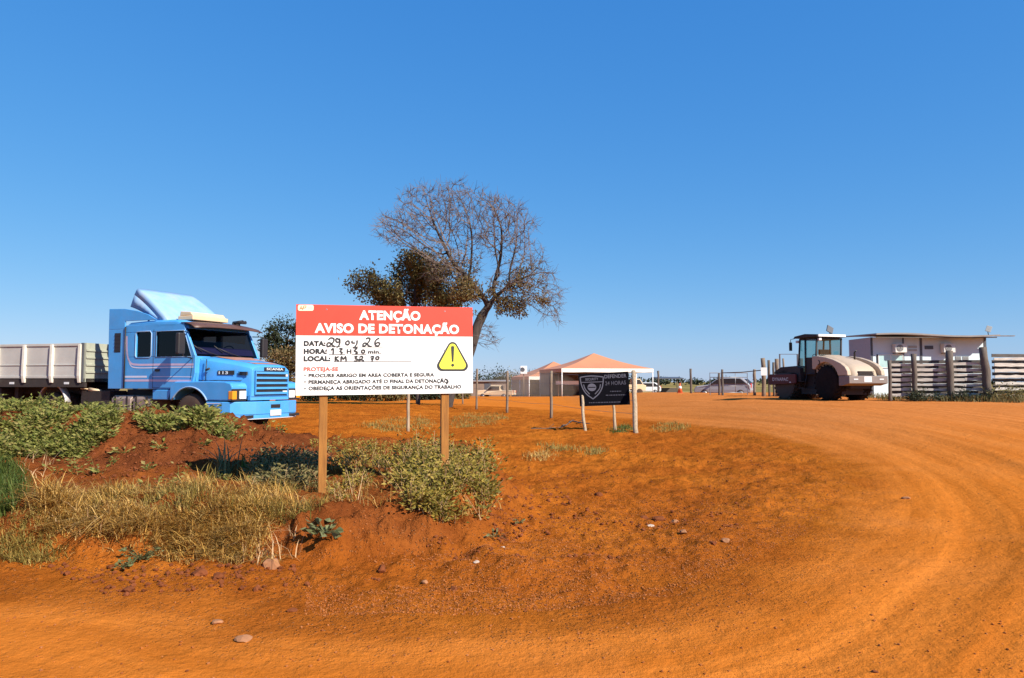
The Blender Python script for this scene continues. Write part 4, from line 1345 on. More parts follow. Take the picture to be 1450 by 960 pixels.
    rf = b.build('roof', M['roller_dark'], t, bevel=.03)
    b = MB(); b.box(-.755, -.722, -.80, .80, 2.915, 3.02); b.build('roof_edge', M['white_paint'], rf, bevel=.01)
    b = MB(); b.box(-.15, .3, -.30, .30, 1.5, 1.75); b.box(-.2, -.08, -.28, .28, 1.75, 2.35); b.tube([(.55, 0, 1.3), (.48, 0, 1.95)], .05, 8)
    b.tube([(.45 + .05 * math.sin(a), .2 * math.cos(a), 2.0 + .15 * math.sin(a)) for a in np.linspace(0, 2 * math.pi, 16)], .018, 6)
    b.build('seat', M['seat'], t)
    b = MB(); b.tube([(.95, .84, 2.90), (1.05, 1.0, 2.86), (1.05, 1.02, 2.45)], .018, 6); b.box(1.0, 1.06, .95, 1.10, 2.32, 2.72); b.build('mirror', M['black'], t, bevel=.01)
    for q in ((-.60, .62, 2.80), (.8, .78, 2.74)):
        b = MB(); b.cbox(q, (.13, .16, .12)); b.build('work_lamp', M['plate'], t, bevel=.02)
    b = MB(); b.tube([(-.3, -.25, 3.0), (-.3, -.25, 3.2)], .025, 6); b.build('beacon_bracket', M['black'], rf)
    Mx = Matrix.Translation((-.3, -.25, 3.28)) @ Matrix.Rotation(R(24), 4, 'X') @ Matrix.Rotation(R(10), 4, 'Y')
    b = MB(); b.cbox((0, 0, 0), (.05, .36, .30), Mx); b.build('roof_panel', M['trim_dark'], rf)
    # boarding step rails
    b = MB()
    for x in (.15, .55): b.tube([(x, .80, 1.2), (x, .95, .55)], .02, 6)
    for z in (.55, .85): b.box(.15, .55, .88, 1.0, z, z + .03)
    b.build('boarding_step', M['roller_dark'], t)
roller()

# ------------------------------------------------------------------ white site office
def office():
    y0, y1, x0, x1 = 40.0, 42.6, 19.42, 25.62
    g = gz(22, 40)
    t = thing('site_office', 'long white prefabricated site office with low overhanging tin roof behind plank fence', 'building', (x0, y0, g), 0)
    zt = 4.02 - g
    W = x1 - x0; Dp = y1 - y0
    for ya in (0, Dp - .06):
        b = MB(); b.box(0, W, ya, ya + .06, .0, zt); b.build('wall', M['wall_white'], t)
    for xa in (0, W - .06):
        b = MB(); b.box(xa, xa + .06, .062, Dp - .062, 0, zt); b.build('end_wall', M['wall_end'], t)
    for px, w in ((1234, .12), (1279, .07), (1304, .12), (1395, .12)):
        lx = at(px, 500, y0)[0] - x0
        b = MB(); b.box(lx - w / 2, lx + w / 2, -.03, -.002, -.1, zt)
        b.build('wall_batten', M['trim_dark'], t)
    secs = []
    for k in range(9):
        f = k / 8
        z = zt + .13 + .05 * math.sin(f * 7) - .10 * f
        x = -.12 + (W + .35) * f
        secs.append([(x, -.92, z - .05), (x, Dp + .3, z + .05), (x, Dp + .3, z + .11), (x, -.92, z + .03)])
    b = MB(); b.loft(secs, True, True, False); rf = b.build('roof', M['roof_tin'], t)
    b = MB(); b.box(W + .1, W + 1.1, -.8, -.6, zt + .01, zt + .05); b.build('roof_plank', M['grey_wood'], rf)
    b = MB(); b.box(-.1, W + .1, -.86, -.80, zt - .08, zt - .03); b.build('eave_beam', M['dark_wood'], rf)
    Mx = Matrix.Translation((at(1400, 470, y0 - .5)[0] - x0, -.5, zt + .42)) @ Matrix.Rotation(R(22), 4, 'Y') @ Matrix.Rotation(R(-25), 4, 'Z')
    b = MB(); b.cbox((0, 0, 0), (.26, .05, .32), Mx); b.build('flood_lamp', M['shutter'], rf, bevel=.01)
    b = MB(); b.tube([(Mx.translation.x, -.47, zt + .05), (Mx.translation.x - .05, -.47, zt + .4)], .02, 6); b.build('lamp_bracket', M['black'], rf)
    for px0, px1 in ((1262, 1278), (1330, 1346)):
        a = at(px0, 487, y0)[0] - x0; c = at(px1, 487, y0)[0] - x0
        z1 = at(1262, 487, y0)[2] - g; z0 = at(1262, 499.5, y0)[2] - g
        b = MB(); b.box(a, c, -.42, -.06, z0, z1); u = b.build('air_conditioner', M['ac_white'], t, bevel=.015)
        m_ = (a + c) / 2 - .06; zz = (z0 + z1) / 2
        b = MB(); b.lathe([(0, .0), (-.008, .17), (.0, .19)], (m_, -.424, zz), 'y', 22, False)
        b.build('fan', M['ac_fan'], u)
        b = MB()
        for r in (.07, .12, .17): b.tube([(m_ + r * math.cos(q), -.438, zz + r * math.sin(q)) for q in np.linspace(0, 2 * math.pi, 20)], .006, 4)
        b.box(m_ - .17, m_ + .17, -.442, -.436, zz - .006, zz + .006)
        b.build('fan_guard', M['ac_white'], u)
        for x in (a + .06, c - .1):
            b = MB(); b.box(x, x + .04, -.40, .0 - .002, z0 - .05, z0 - .003)
            b.build('bracket', M['metal_grey'], u)
    def rect(name, pxa, pya, pxb, pyb, mat, d=.03, frame=None, slats=0):
        a, _, z1 = at(pxa, pya, y0); c, _, z0 = at(pxb, pyb, y0)
        b = MB(); b.box(a - x0, c - x0, -d, -.002, z0 - g, z1 - g)
        o = b.build(name, mat, t)
        if frame:
            b = MB(); w = .035
            A, C, Z0, Z1 = a - x0, c - x0, z0 - g, z1 - g
            b.box(A - w, C + w, -d - .012, -.003, Z1, Z1 + w); b.box(A - w, C + w, -d - .012, -.003, Z0 - w, Z0)
            b.box(A - w, A, -d - .012, -.003, Z0, Z1); b.box(C, C + w, -d - .012, -.003, Z0, Z1)
            b.box((A + C) / 2 - .02, (A + C) / 2 + .02, -d - .012, -d - .001, Z0, Z1)
            b.build('frame', frame, o)
        if slats:
            b = MB(); A, C, Z0, Z1 = a - x0, c - x0, z0 - g, z1 - g
            for k in range(slats):
                z = Z0 + (Z1 - Z0) * (k + .5) / slats
                b.box(A + .02, C - .02, -d - .016, -d - .001, z - .012, z + .012)
            b.build('slats', M['trim_dark'], o)
        return o
    rect('window', 1244, 502.5, 1278, 520, M['pane_green'], .03, M['white_paint'])
    rect('door_jamb', 1241, 502, 1243.3, 517, M['black'])
    rect('vent', 1286, 489.5, 1298, 492.5, M['shutter']); rect('vent', 1286, 494.5, 1298, 497, M['shutter'])
    rect('vent', 1309, 489.5, 1321, 494.5, M['trim_dark'])
    rect('shutter', 1352.5, 504.5, 1361, 515.5, M['shutter'], .03, None, 6)
    rect('shutter', 1363, 504.5, 1371.5, 515.5, M['shutter'], .03, None, 6)
    rect('shutter_sill', 1352.5, 518, 1361, 521, M['dark_wood']); rect('shutter_sill', 1363, 518, 1371.5, 521, M['dark_wood'])
office()

# ------------------------------------------------------------------ fences
def rough_post(b, x, y, z0, z1, r, seed, lean=(0, 0), n=8, ox=0, oy=0, oz=0):
    rr = random.Random(seed)
    path, rad = [], []
    for k in range(6):
        f = k / 5
        path.append((x - ox + lean[0] * f + rr.uniform(-.2, .2) * r, y - oy + lean[1] * f + rr.uniform(-.2, .2) * r, z0 - oz + (z1 - z0) * f))
        rad.append(r * rr.uniform(.88, 1.1))
    b.tube(path, rad, n)

def plank_fence(label, pts, n_boards, z_first, z_last, mat, post_px, mats_post, back=None, seed=0):
    (xa, ya), (xb, yb) = pts
    L = math.hypot(xb - xa, yb - ya); ang = math.atan2(yb - ya, xb - xa)
    g = gz(xa, ya)
    t = thing('plank_fence', label, 'fence', (xa, ya, g), ang, 'rough plank fences beside the site office')
    rr = random.Random(seed)
    for k in range(n_boards):
        zc = z_first + (z_last - z_first) * k / (n_boards - 1)
        x = 0.0
        while x < L - .05:
            l = min(rr.uniform(2.4, 3.4), L - x)
            if L - x - l < .8: l = L - x
            hgt = rr.uniform(.09, .14)
            n = max(4, int(l / .25))
            dz0 = rr.uniform(-.025, .025)
            top, bot = [], []
            for i in range(n + 1):
                px_ = x + l * i / n
                top.append((px_, zc + dz0 + hgt / 2 + rr.uniform(-.018, .018)))
                bot.append((px_, zc + dz0 - hgt / 2 + rr.uniform(-.018, .018)))
            b = MB(); yo = rr.uniform(0, .02)
            b.prism(bot + top[::-1], 'y', -.055 - yo, -.03 - yo)
            b.build('board', mat, t)
            x += l + .012
        if back is not None:  # dark boards added behind to put shade into the gaps
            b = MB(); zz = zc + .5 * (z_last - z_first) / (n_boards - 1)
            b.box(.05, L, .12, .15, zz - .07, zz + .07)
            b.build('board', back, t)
    for (d, hgt, r, lean) in post_px:
        b = MB(); rough_post(b, d, -.10 - r, -.25, hgt, r, int(d * 100) + seed, (lean, 0), 9)
        b.build('post', mats_post, t)
    return t
plank_fence('weathered plank fence with dark gaps standing in front of the white site office', ((16.75, 33.0), (20.6, 32.2)), 7, .28, 1.62, M['board_wood'],
            [(3.92, 2.35, .16, -.14), (2.45, 2.2, .14, .0), (1.02, 2.08, .11, .0), (.04, 1.8, .08, 0)], M['dark_wood'], back=M['board_shade'], seed=3)
plank_fence('weathered plank fence running off to the right of the site office', ((20.95, 32.2), (32.5, 33.6)), 7, .25, 1.85, M['board_wood'],
            [(2.6, 2.0, .11, 0), (5.3, 2.0, .11, 0), (8.0, 2.0, .11, 0), (11, 2.0, .11, 0)], M['dark_wood'], back=M['board_shade'], seed=9)

def post_thing(px, py_top, py_base, D, rpx, mat, label, lean=0.0, group='timber posts of the far corral', name='fence_post'):
    x, y, z1 = at(px, py_top, D)
    z0 = gz(x, y)
    t = MB()
    b = t
    rough_post(b, x, y, z0 - .2, z1, rpx * D / F_PX, px, (lean, 0), 8, x, y, z0)
    o = b.build(name, M[mat])
    o.location = (x, y, z0)
    return tag(o, label, 'post', group)

# wire fence that comes from the tents to the black board
def wire_fence():
    spec = [(655, 552, 54), (675, 522, 43.6), (718, 525, 38.0), (780, 525, 32.0)]
    x0, y0, _ = at(780, 560, 32)
    g = gz(x0, y0)
    t = thing('wire_fence', 'thin wire fence on slim grey posts leading from black board towards the tents', 'fence', (x0, y0, g))
    tops = []
    for px, ty, D in spec:
        x, y, z1 = at(px, ty, D)
        zg = gz(x, y)
        z1 = max(z1, zg + 2.0) if px == 655 else z1
        b = MB(); rough_post(b, x, y, zg - .2, z1, .062, px, (.02, 0), 8, x0, y0, g)
        b.build('post', M['grey_wood'], t)
        tops.append((x - x0, y - y0, zg - g, z1 - g))
    x, y, z1 = at(895, 530, 24.6); zg = gz(x, y)
    tops.append((x - x0, y - y0, zg - g, zg - g + 1.95))
    for f in (.30, .52, .74, .95):
        pts = []
        for (a, c) in zip(tops[:-1], tops[1:]):
            for k in range(5):
                q = k / 5
                pts.append((a[0] + (c[0] - a[0]) * q, a[1] + (c[1] - a[1]) * q - .07, a[2] + (a[3] - a[2]) * f + ((c[2] + (c[3] - c[2]) * f) - (a[2] + (a[3] - a[2]) * f)) * q - .05 * math.sin(q * math.pi)))
        c = tops[-1]; pts.append((c[0], c[1] - .07, c[2] + (c[3] - c[2]) * f))
        b = MB(); b.tube(pts, .006, 4); b.build('wire', M['wire'], t)
wire_fence()
post_thing(578, 545, 607, 23.8, 2.4, 'pale_wood', 'pale crooked post standing in grass patch behind the warning board', group=None)

# far corral posts to the left of the roller (pixel, top, depth)
LAB = {932: 'dark slim post at the right edge of the front tent', 978: 'lone dark post right of the orange traffic cone',
       1018: 'short post just left of the taller one before the silver car', 1022.5: 'tall dark post standing in front of the silver car',
       1068: 'thick greenish post right of the silver car', 1080.5: 'thick post carrying a small white notice left of the roller',
       1088.5: 'slim dark post beside the post with white notice', 1095: 'short post between two thicker ones behind the roller',
       1099.5: 'thick pale-sided post behind the drum of the roller', 1109: 'narrow pale post inside the metal hoop behind the roller', 1134: 'thick brown post right of the metal hoop, left of the roller cab'}
for (px, ty, D, rp, mt) in ((932, 525, 62, 1.5, 'dark_wood'), (978, 522, 54, 1.6, 'dark_wood'), (1018, 528, 47, 1.7, 'dark_wood'), (1022.5, 523, 46, 1.6, 'dark_wood'), (1068, 523, 46, 2.0, 'grey_wood'),
                            (1080.5, 507, 43, 2.9, 'grey_wood'), (1088.5, 510, 43, 1.8, 'dark_wood'), (1095, 513, 43.5, 1.6, 'dark_wood'), (1099.5, 508, 43, 2.8, 'grey_wood'), (1109, 507.5, 44, 1.4, 'grey_wood'), (1134, 507.5, 44, 2.8, 'dark_wood')):
    post_thing(px, ty, 560, D, rp, mt, LAB[px])
# paper notice on the thick post
x, y, z = at(1081, 526, 42.8)
b = MB(); b.cbox((0, 0, 0), (.36, .012, .46)); o = b.build('paper_notice', M['plate']); o.location = (x, y - .08, z)
tag(o, 'small white paper notice fixed to a thick timber post left of the roller', 'notice')
# metal hoop frame
def hoop(name, label, px0, px1, ty, D, r, rails=()):
    xa, y, z1 = at(px0, ty, D); xb = at(px1, ty, D)[0]
    g = gz((xa + xb) / 2, y)
    b = MB(); b.tube([(xa - (xa + xb) / 2, 0, -.1), (xa - (xa + xb) / 2, 0, z1 - g), (xb - (xa + xb) / 2, 0, z1 - g), (xb - (xa + xb) / 2, 0, -.1)], r, 6, smooth=False)
    for f in rails: b.tube([(xa - (xa + xb) / 2, 0, (z1 - g) * f), (xb - (xa + xb) / 2, 0, (z1 - g) * f)], r * .8, 6)
    if len(rails) > 1:
        for q in (.35, .68): b.tube([(xa + (xb - xa) * q - (xa + xb) / 2, 0, .1), (xa + (xb - xa) * q - (xa + xb) / 2, 0, z1 - g)], r * .6, 6)
    o = b.build(name, M['metal_grey']); o.location = ((xa + xb) / 2, y, g)
    return tag(o, label, 'gate')
hoop('metal_gate', 'grey rectangular metal frame standing behind the drum of the roller', 1104, 1129, 501.5, 40, .045)
hoop('metal_gate', 'thin tube gate in front of the silver car', 1005, 1058, 528, 48, .03, (.80, .4, .1))
# barrier rail from post to post
x0_, y0_, z0_ = at(1022, 528, 46); x1_, y1_, z1_ = at(1080, 524, 43)
b = MB(); b.tube([(0, 0, 0), ((x1_ - x0_) * .5, (y1_ - y0_) * .5, (z1_ - z0_) * .5 - .04), (x1_ - x0_, y1_ - y0_, z1_ - z0_)], .03, 6)
o = b.build('barrier_rail', M['dark_wood']); o.location = (x0_, y0_ - .12, z0_)
tag(o, 'thin dark rail spanning the posts between silver car and roller', 'rail')

# traffic cone
x, y, _ = at(963, 556, 54)
b = MB(); b.lathe([(0, .19), (.72, .03), (.72, 0)], (0, 0, .03), 'z', 14); b.box(-.2, .2, -.2, .2, 0, .035)
t = thing('traffic_cone', 'small orange traffic cone on the crest of the road', 'traffic cone', (x, y, gz(x, y)))
b.build('cone', M['cone'], t)
b = MB(); b.lathe([(.30, .135), (.48, .092)], (0, 0, .03), 'z', 14); b.build('band', M['white_paint'], t)

# white pickup beyond the crest, seen from its rear quarter
def car(label, name, X, Y, rz, zoff=0.0, cat='car', hatch=True, body='car_white', scale=1.0):
    t = thing(name, label, cat, (X, Y, gz(X, Y) + zoff), rz)
    bodym = M[body]
    prof = [(-2.05, .38), (-2.12, .55), (-2.10, .95), (-2.0, 1.02), (-1.55, 1.45), (-1.35, 1.52), (.1, 1.52), (.45, 1.42), (1.05, .98), (1.95, .86), (2.12, .70), (2.14, .38)] if hatch else \
        [(-2.5, .45), (-2.5, 1.0), (-.9, 1.0), (-.85, 1.60), (.35, 1.62), (.95, 1.08), (2.05, .98), (2.25, .75), (2.25, .45)]
    secs = []
    for y, f in ((-.86, .94), (-.80, 1.0), (.80, 1.0), (.86, .94)):
        secs.append([(x * (.985 if abs(y) > .82 else 1), y * (1 if z < 1.05 else .86), .38 + (z - .38) * f) for x, z in prof])
    b = MB(); b.loft(secs, True, True, False); b.build('body', bodym, t, bevel=.04, segs=2)
    b = MB()
    if hatch:
        for s in (-1, 1): b.prism([(-1.75, 1.06), (.85, 1.04), (.40, 1.36), (.05, 1.44), (-1.30, 1.44)], 'y', s * .735, s * .875)
        b.prism([(-2.02, 1.06), (-1.62, 1.42), (-1.58, 1.40), (-1.9, 1.06)], 'y', -.66, .66); b.prism([(1.02, 1.03), (.46, 1.42), (.40, 1.38), (.9, 1.03)], 'y', -.66, .66)
    else:
        for s in (-1, 1): b.prism([(-.80, 1.08), (.78, 1.08), (.32, 1.52), (-.78, 1.52)], 'y', s * .72, s * .875)
        b.box(-.90, -.84, -.62, .62, 1.10, 1.52); b.prism([(.90, 1.12), (.40, 1.56), (.36, 1.52), (.8, 1.12)], 'y', -.66, .66)
    b.build('window', M['black'], t)
    for s in (-1, 1):
        b = MB(); xr = -2.10 if hatch else -2.48
        b.cbox((xr, s * .70, .92 if hatch else .84), (.08, .22, .34)); b.build('tail_light', M['red_lens'], t, bevel=.015)
        for x in (-1.35, 1.35):
            b = MB(); b.lathe([(-s * o, r) for o, r in ((0, .20), (0, .27), (.03, .31), (.19, .31), (.2, .27), (.2, .0))], (x, s * .88, .31), 'y', 22)
            w = b.build('wheel', M['rubber'], t)
            b = MB(); b.lathe([(0, .205), (s * .005, .1), (s * .01, 0)], (x, s * .88, .31), 'y', 18); b.build('rim', M['metal_grey'], w)
        b = MB(); b.cbox((.72, s * .95, 1.06), (.12, .18, .14)); b.build('mirror', M['black'], t, bevel=.02)
    b = MB(); b.cbox((-2.13 if hatch else -2.52, 0, .62), (.02, .5, .14)); b.build('number_plate', M['plate'], t)
    return t
x, y, _ = at(1026, 555, 57)
car('silver car with red tail lights behind the tube gate, beyond the road crest', 'parked_car', x, y, R(152), -.35, 'car', True, 'car_silver')
x, y, _ = at(912, 552, 96)
car('white car parked beyond the front tent, between its right poles', 'parked_car', x, y, R(172), 0)
x, y, _ = at(701, 553, 92)
car('cream pickup parked left of the tents near dark shed', 'pickup_truck', x, y, R(165), -.15, 'pickup', False, 'cream')

# ------------------------------------------------------------------ event tents
def tent(label, X, Y, rz, W, D, eave, peak, walls, zoff=0.0):
    g = gz(X, Y) + zoff
    t = thing('event_tent', label, 'tent', (X, Y, g), rz)
    b = MB()
    n = 10
    # pyramid with a slight sag in every facet
    def facet(a, c):
        V, Fc = [], []
        for i in range(n + 1):
            f = i / n
            for j in range(n + 1):
                q = j / n
                p = a.lerp(c, q).lerp(Vector((0, 0, peak)), f)
                sag = -.18 * math.sin(math.pi * f) - .10 * math.sin(math.pi * q) * (1 - f) * math.sin(math.pi * f)
                V.append((p.x, p.y, p.z + sag))
        for i in range(n):
            for j in range(n):
                k = i * (n + 1) + j
                Fc.append((k, k + 1, k + n + 2, k + n + 1))
        b.add(V, Fc, False)
    cs = [Vector((-W / 2, -D / 2, eave + .25)), Vector((W / 2, -D / 2, eave + .25)), Vector((W / 2, D / 2, eave + .25)), Vector((-W / 2, D / 2, eave + .25))]
    for i in range(4): facet(cs[i], cs[(i + 1) % 4])
    b.build('canopy', M['canopy_plain'], t)
    b = MB()
    for i in range(3):
        a, c = cs[i], cs[(i + 1) % 4]
        pts = [a.lerp(c, k / 8) for k in range(9)]
        b.loft([[(p.x * 1.002, p.y * 1.002, p.z) for p in pts], [(p.x * 1.002, p.y * 1.002, p.z - .42 - .02 * math.sin(k * 2.1)) for k, p in enumerate(pts)]], closed=False, caps=False, smooth=False)
    b.build('valance', M['canopy_white'], t, solid=.01)
    b = MB(); a, c = cs[3], cs[0]; pts = [a.lerp(c, k / 8) for k in range(9)]
    b.loft([[(p.x * 1.002, p.y * 1.002, p.z) for p in pts], [(p.x * 1.002, p.y * 1.002, p.z - .40) for p in pts]], closed=False, caps=False, smooth=False)
    b.build('valance', M['canopy_plain'], t, solid=.01)  # left valance takes the canopy colour in place of its shade
    for c in cs + [(cs[0] + cs[3]) / 2, (cs[1] + cs[2]) / 2]:
        b = MB(); b.tube([(c.x * .99, c.y * .99, -.3), (c.x * .99, c.y * .99, eave + .2)], .06, 8); b.build('pole', M['white_paint'], t)
    for wl in walls:
        i, f0, f1, h0, h1 = wl
        a, c = cs[i], cs[(i + 1) % 4]
        nseg = max(3, int((c - a).length * (f1 - f0) / .45))
        r1, r2 = [], []
        nrm = Vector((c.y - a.y, a.x - c.x, 0)).normalized()
        for k in range(nseg + 1):
            p = a.lerp(c, f0 + (f1 - f0) * k / nseg) * .985
            o_ = nrm * (.05 * (-1) ** k)
            r1.append((p.x + o_.x, p.y + o_.y, h0)); r2.append((p.x + o_.x * .4, p.y + o_.y * .4, h1))
        b = MB(); b.loft([r1, r2], closed=False, caps=False, smooth=False); b.build('side_curtain', M['tent_wall'], t, solid=.01)
    return t
M['canopy_plain'] = pm('tent_canopy_peach', (0.53, 0.21, 0.098), .7, var=.05, scale=.6)
tent('large open tent with peach pyramid canopy and white valance behind the black board', 9.86, 89.2, R(11.3), 10.9, 10.6, 2.95, 5.15, [(3, .0, .62, .1, 2.8), (2, .22, 1, .1, 2.8)])  # the back curtain is added to darken the tent's interior
tent('smaller peach tent with brown dusty side curtains, partly hidden behind the larger tent', 6.0, 106.5, R(11.3), 10.0, 12, 2.75, 5.2, [(3, 0, 1, 0, 2.95), (2, 0, 1, 0, 2.9), (1, 0, 1, 0, 2.9)])
# serving counter banners under the tents
x, y, z = at(803, 543, 85.5)
b = MB(); b.box(-1.9, 1.9, -.04, .04, -.12, .30)
o = b.build('banner', M['canopy_white']); o.location = (x + .6, y, z)
tag(o, 'cream cloth banner strip hanging across the front of the large tent', 'banner')
for k in range(2):
    xx = x - 1.0 + 3.1 * k
    b = MB(); b.tube([(0, 0, 0), (0, 0, 2.6)], .05, 6); o = b.build('banner_pole', M['pale_wood']); o.location = (xx, y + .08, gz(xx, y))
    tag(o, ['pale pole at the left end of the cream banner', 'pale pole holding the right end of the cream banner near the black board'][k], 'pole', 'poles of the tent banner')
# folding tables and people-sized clutter are only dark shapes under the canopy: two tables
for k, (px, D, lab) in enumerate(((808, 89, 'dark covered table standing in the shade under the large tent'), (822, 92, 'second dark covered table deeper inside the large tent, nearer the black board'))):
    x, y, _ = at(px, 552, D); g = gz(x, y)
    t = thing('covered_table', lab, 'table', (x, y, g), 0, 'covered tables in the tent shade')
    b = MB(); b.box(-1.0, 1.0, -.4, .4, .70, .75); b.build('table_top', M['dark_wood'], t)
    b = MB(); b.box(-.99, .99, -.39, .39, .08, .697); b.build('cloth', M['cloth_dark'], t)

# white box on a pole left of tents
x, y, z = at(741.5, 524, 90)
t = thing('pole_box', 'white box with a dark round face raised on a pole left of the tents', 'utility box', (x, y, gz(x, y)))
zc = z - gz(x, y)
b = MB(); b.tube([(0, 0, 0), (0, 0, zc - .4)], .06, 8); b.build('pole', M['grey_wood'], t)
b = MB(); b.box(-.40, .40, -.25, .25, zc - .5, zc + .5); bo = b.build('box', M['white_paint'], t, bevel=.04)
b = MB(); b.lathe([(0, 0), (-.01, .24), (.01, .28)], (-.14, -.262, zc + .05), 'y', 20, False); b.build('round_face', M['trim_dark'], bo)
# dark shed in the far left of the tents, small shelter right of the tent
def shed(label, px, D, w, d, h, mat, roofm, open_=False):
    x, y, _ = at(px, 552, D); g = gz(x, y)
    t = thing('shed', label, 'shed', (x, y, g))
    b = MB()
    if open_:
        for sx in (-1, 1):
            for sy in (-1, 1): b.tube([(sx * w / 2, sy * d / 2, -.1), (sx * w / 2, sy * d / 2, h)], .07, 6)
        b.box(-w / 2, w / 2, d / 2 - .05, d / 2, 0, .8)
    else:
        b.box(-w / 2, w / 2, -d / 2, d / 2, -.1, h)
    b.build('wall', M[mat], t)
    b = MB(); b.prism([(-d / 2 - .3, h + .002), (d / 2 + .3, h + .002), (d / 2 + .3, h + .3), (-d / 2 - .3, h + .12)], 'x', -w / 2 - .3, w / 2 + .3); b.build('roof', M[roofm], t)
    if not open_:
        b = MB(); b.box(-.5, .5, -d / 2 - .03, -d / 2 - .002, 0, 2.0); b.build('door', M['trim_dark'], t)
shed('dark low shed with pale roof left of the tents', 691, 120, 6.5, 4, 2.3, 'tent_wall', 'roof_tin')
shed('small open shelter with dark roof right of the large tent', 946, 100, 3.0, 2.5, 2.0, 'dark_wood', 'trim_dark', True)
x, y, _ = at(885, 552, 92); g = gz(x, y)
t = thing('site_truck', 'cream flatbed vehicle half hidden behind the black board under the tent edge', 'truck', (x, y, g), R(5))
b = MB(); b.box(-2.6, .8, -.9, .9, .75, 1.3); b.build('tray', M['cream'], t, bevel=.03)
b = MB(); b.prism([(.85, .55), (2.4, .55), (2.45, 1.2), (2.1, 1.3), (1.7, 2.0), (.85, 2.05)], 'y', -.9, .9); b.build('cab', M['cream'], t, bevel=.05)
b = MB(); b.prism([(1.2, 1.35), (2.0, 1.35), (1.65, 1.9), (1.2, 1.9)], 'y', -.91, .91); b.build('window', M['black'], t)
for xx in (-1.6, 1.6):
    for s in (-1, 1):
        b = MB(); b.lathe([(-s * .0, .2), (0, .40), (-s * .25, .40), (-s * .25, 0)], (xx, s * .92, .40), 'y', 20); b.build('wheel', M['rubber'], t)
# ------------------------------------------------------------------ trees
def grow(attr, start, seg=.5, di=3.0, dk=.9, seed=0, iters=220, up=0.0):
    """space colonisation: branch graph that fills the attractor cloud"""
    rng = np.random.default_rng(seed)
    pos = [np.array(p, float) for p in start]
    par = [-1] + list(range(len(start) - 1))
    A = attr.copy()
    P = np.array(pos)
    d = np.linalg.norm(A[:, None] - P[None], axis=2)
    near, nd = d.argmin(1), d.min(1)
    alive = np.ones(len(A), bool)
    for it in range(iters):
        act = alive & (nd < di)
        if not act.any():
            act = alive & (nd < di * 4)
            if not act.any(): break
        dirs = {}
        idx = np.where(act)[0]
        for i in idx:
            v = A[i] - pos[near[i]]
            v = v / (np.linalg.norm(v) + 1e-9)
            k = near[i]
            dirs[k] = dirs.get(k, 0) + v
        new = []
        for k, v in dirs.items():
            v = v + rng.normal(0, .30, 3) + np.array([0, 0, up])
            v = v / (np.linalg.norm(v) + 1e-9)
            if par[k] >= 0:
                q = pos[k] - pos[par[k]]; q = q / (np.linalg.norm(q) + 1e-9)
                v = v * .72 + q * .28; v = v / np.linalg.norm(v)
            p = pos[k] + v * seg
            new.append((p, k))
        base = len(pos)
        for p, k in new:
            pos.append(p); par.append(k)
        NP = np.array([p for p, _ in new])
        d = np.linalg.norm(A[:, None] - NP[None], axis=2)
        m = d.min(1) < nd
        near = np.where(m, base + d.argmin(1), near)
        nd = np.minimum(nd, d.min(1))
        alive &= nd > dk
        if len(pos) > 9000: break
    return np.array(pos), np.array(par)

def branch_radii(pos, par, tip, expo, cap):
    n = len(pos)
    r = np.zeros(n)
    for i in range(n - 1, -1, -1):
        if r[i] == 0: r[i] = tip ** expo
        if par[i] >= 0: r[par[i]] += r[i]
    r = np.minimum(r ** (1 / expo), cap)
    return r

def frustums(p0, p1, r0, r1, n):
    """many tapered n-sided segments as one vertex/quad array"""
    d = p1 - p0
    L = np.linalg.norm(d, axis=1, keepdims=True) + 1e-9
    d = d / L
    ref = np.where(np.abs(d[:, 2:3]) > .9, np.array([[1., 0, 0]]), np.array([[0, 0, 1.]]))
    a = np.cross(d, ref); a /= np.linalg.norm(a, axis=1, keepdims=True)
    b = np.cross(d, a)
    th = np.arange(n) * 2 * math.pi / n
    ring = a[:, None] * np.cos(th)[None, :, None] + b[:, None] * np.sin(th)[None, :, None]
    V = np.concatenate([p0[:, None] + ring * r0[:, None, None], p1[:, None] + ring * r1[:, None, None]], 1).reshape(-1, 3)
    k = np.arange(n); k2 = (k + 1) % n
    q = np.stack([k, k2, n + k2, n + k], 1)
    F = (q[None] + (np.arange(len(p0)) * 2 * n)[:, None, None]).reshape(-1, 4)
    return V, F

def unit(v):
    return v / (np.linalg.norm(v, axis=-1, keepdims=True) + 1e-9)

def leaves_np(P, L, W, rng, droop=0.0, up=0.3, dirs=None):
    """folded four-point leaves at points P"""
    n = len(P)
    d = unit(rng.normal(0, 1, (n, 3)) + np.array([0, 0, up - droop])) if dirs is None else dirs
    s = unit(np.cross(d, rng.normal(0, 1, (n, 3))))
    nn = np.cross(s, d)
    L = np.broadcast_to(L, n)[:, None]; W = np.broadcast_to(W, n)[:, None]
    V = np.stack([P, P + d * L * .45 + s * W / 2 + nn * W * .18, P + d * L, P + d * L * .45 - s * W / 2 + nn * W * .18], 1).reshape(-1, 3)
    t = np.array([[0, 1, 2], [0, 2, 3]])
    T = (t[None] + (np.arange(n) * 4)[:, None, None]).reshape(-1, 3)
    return V, T

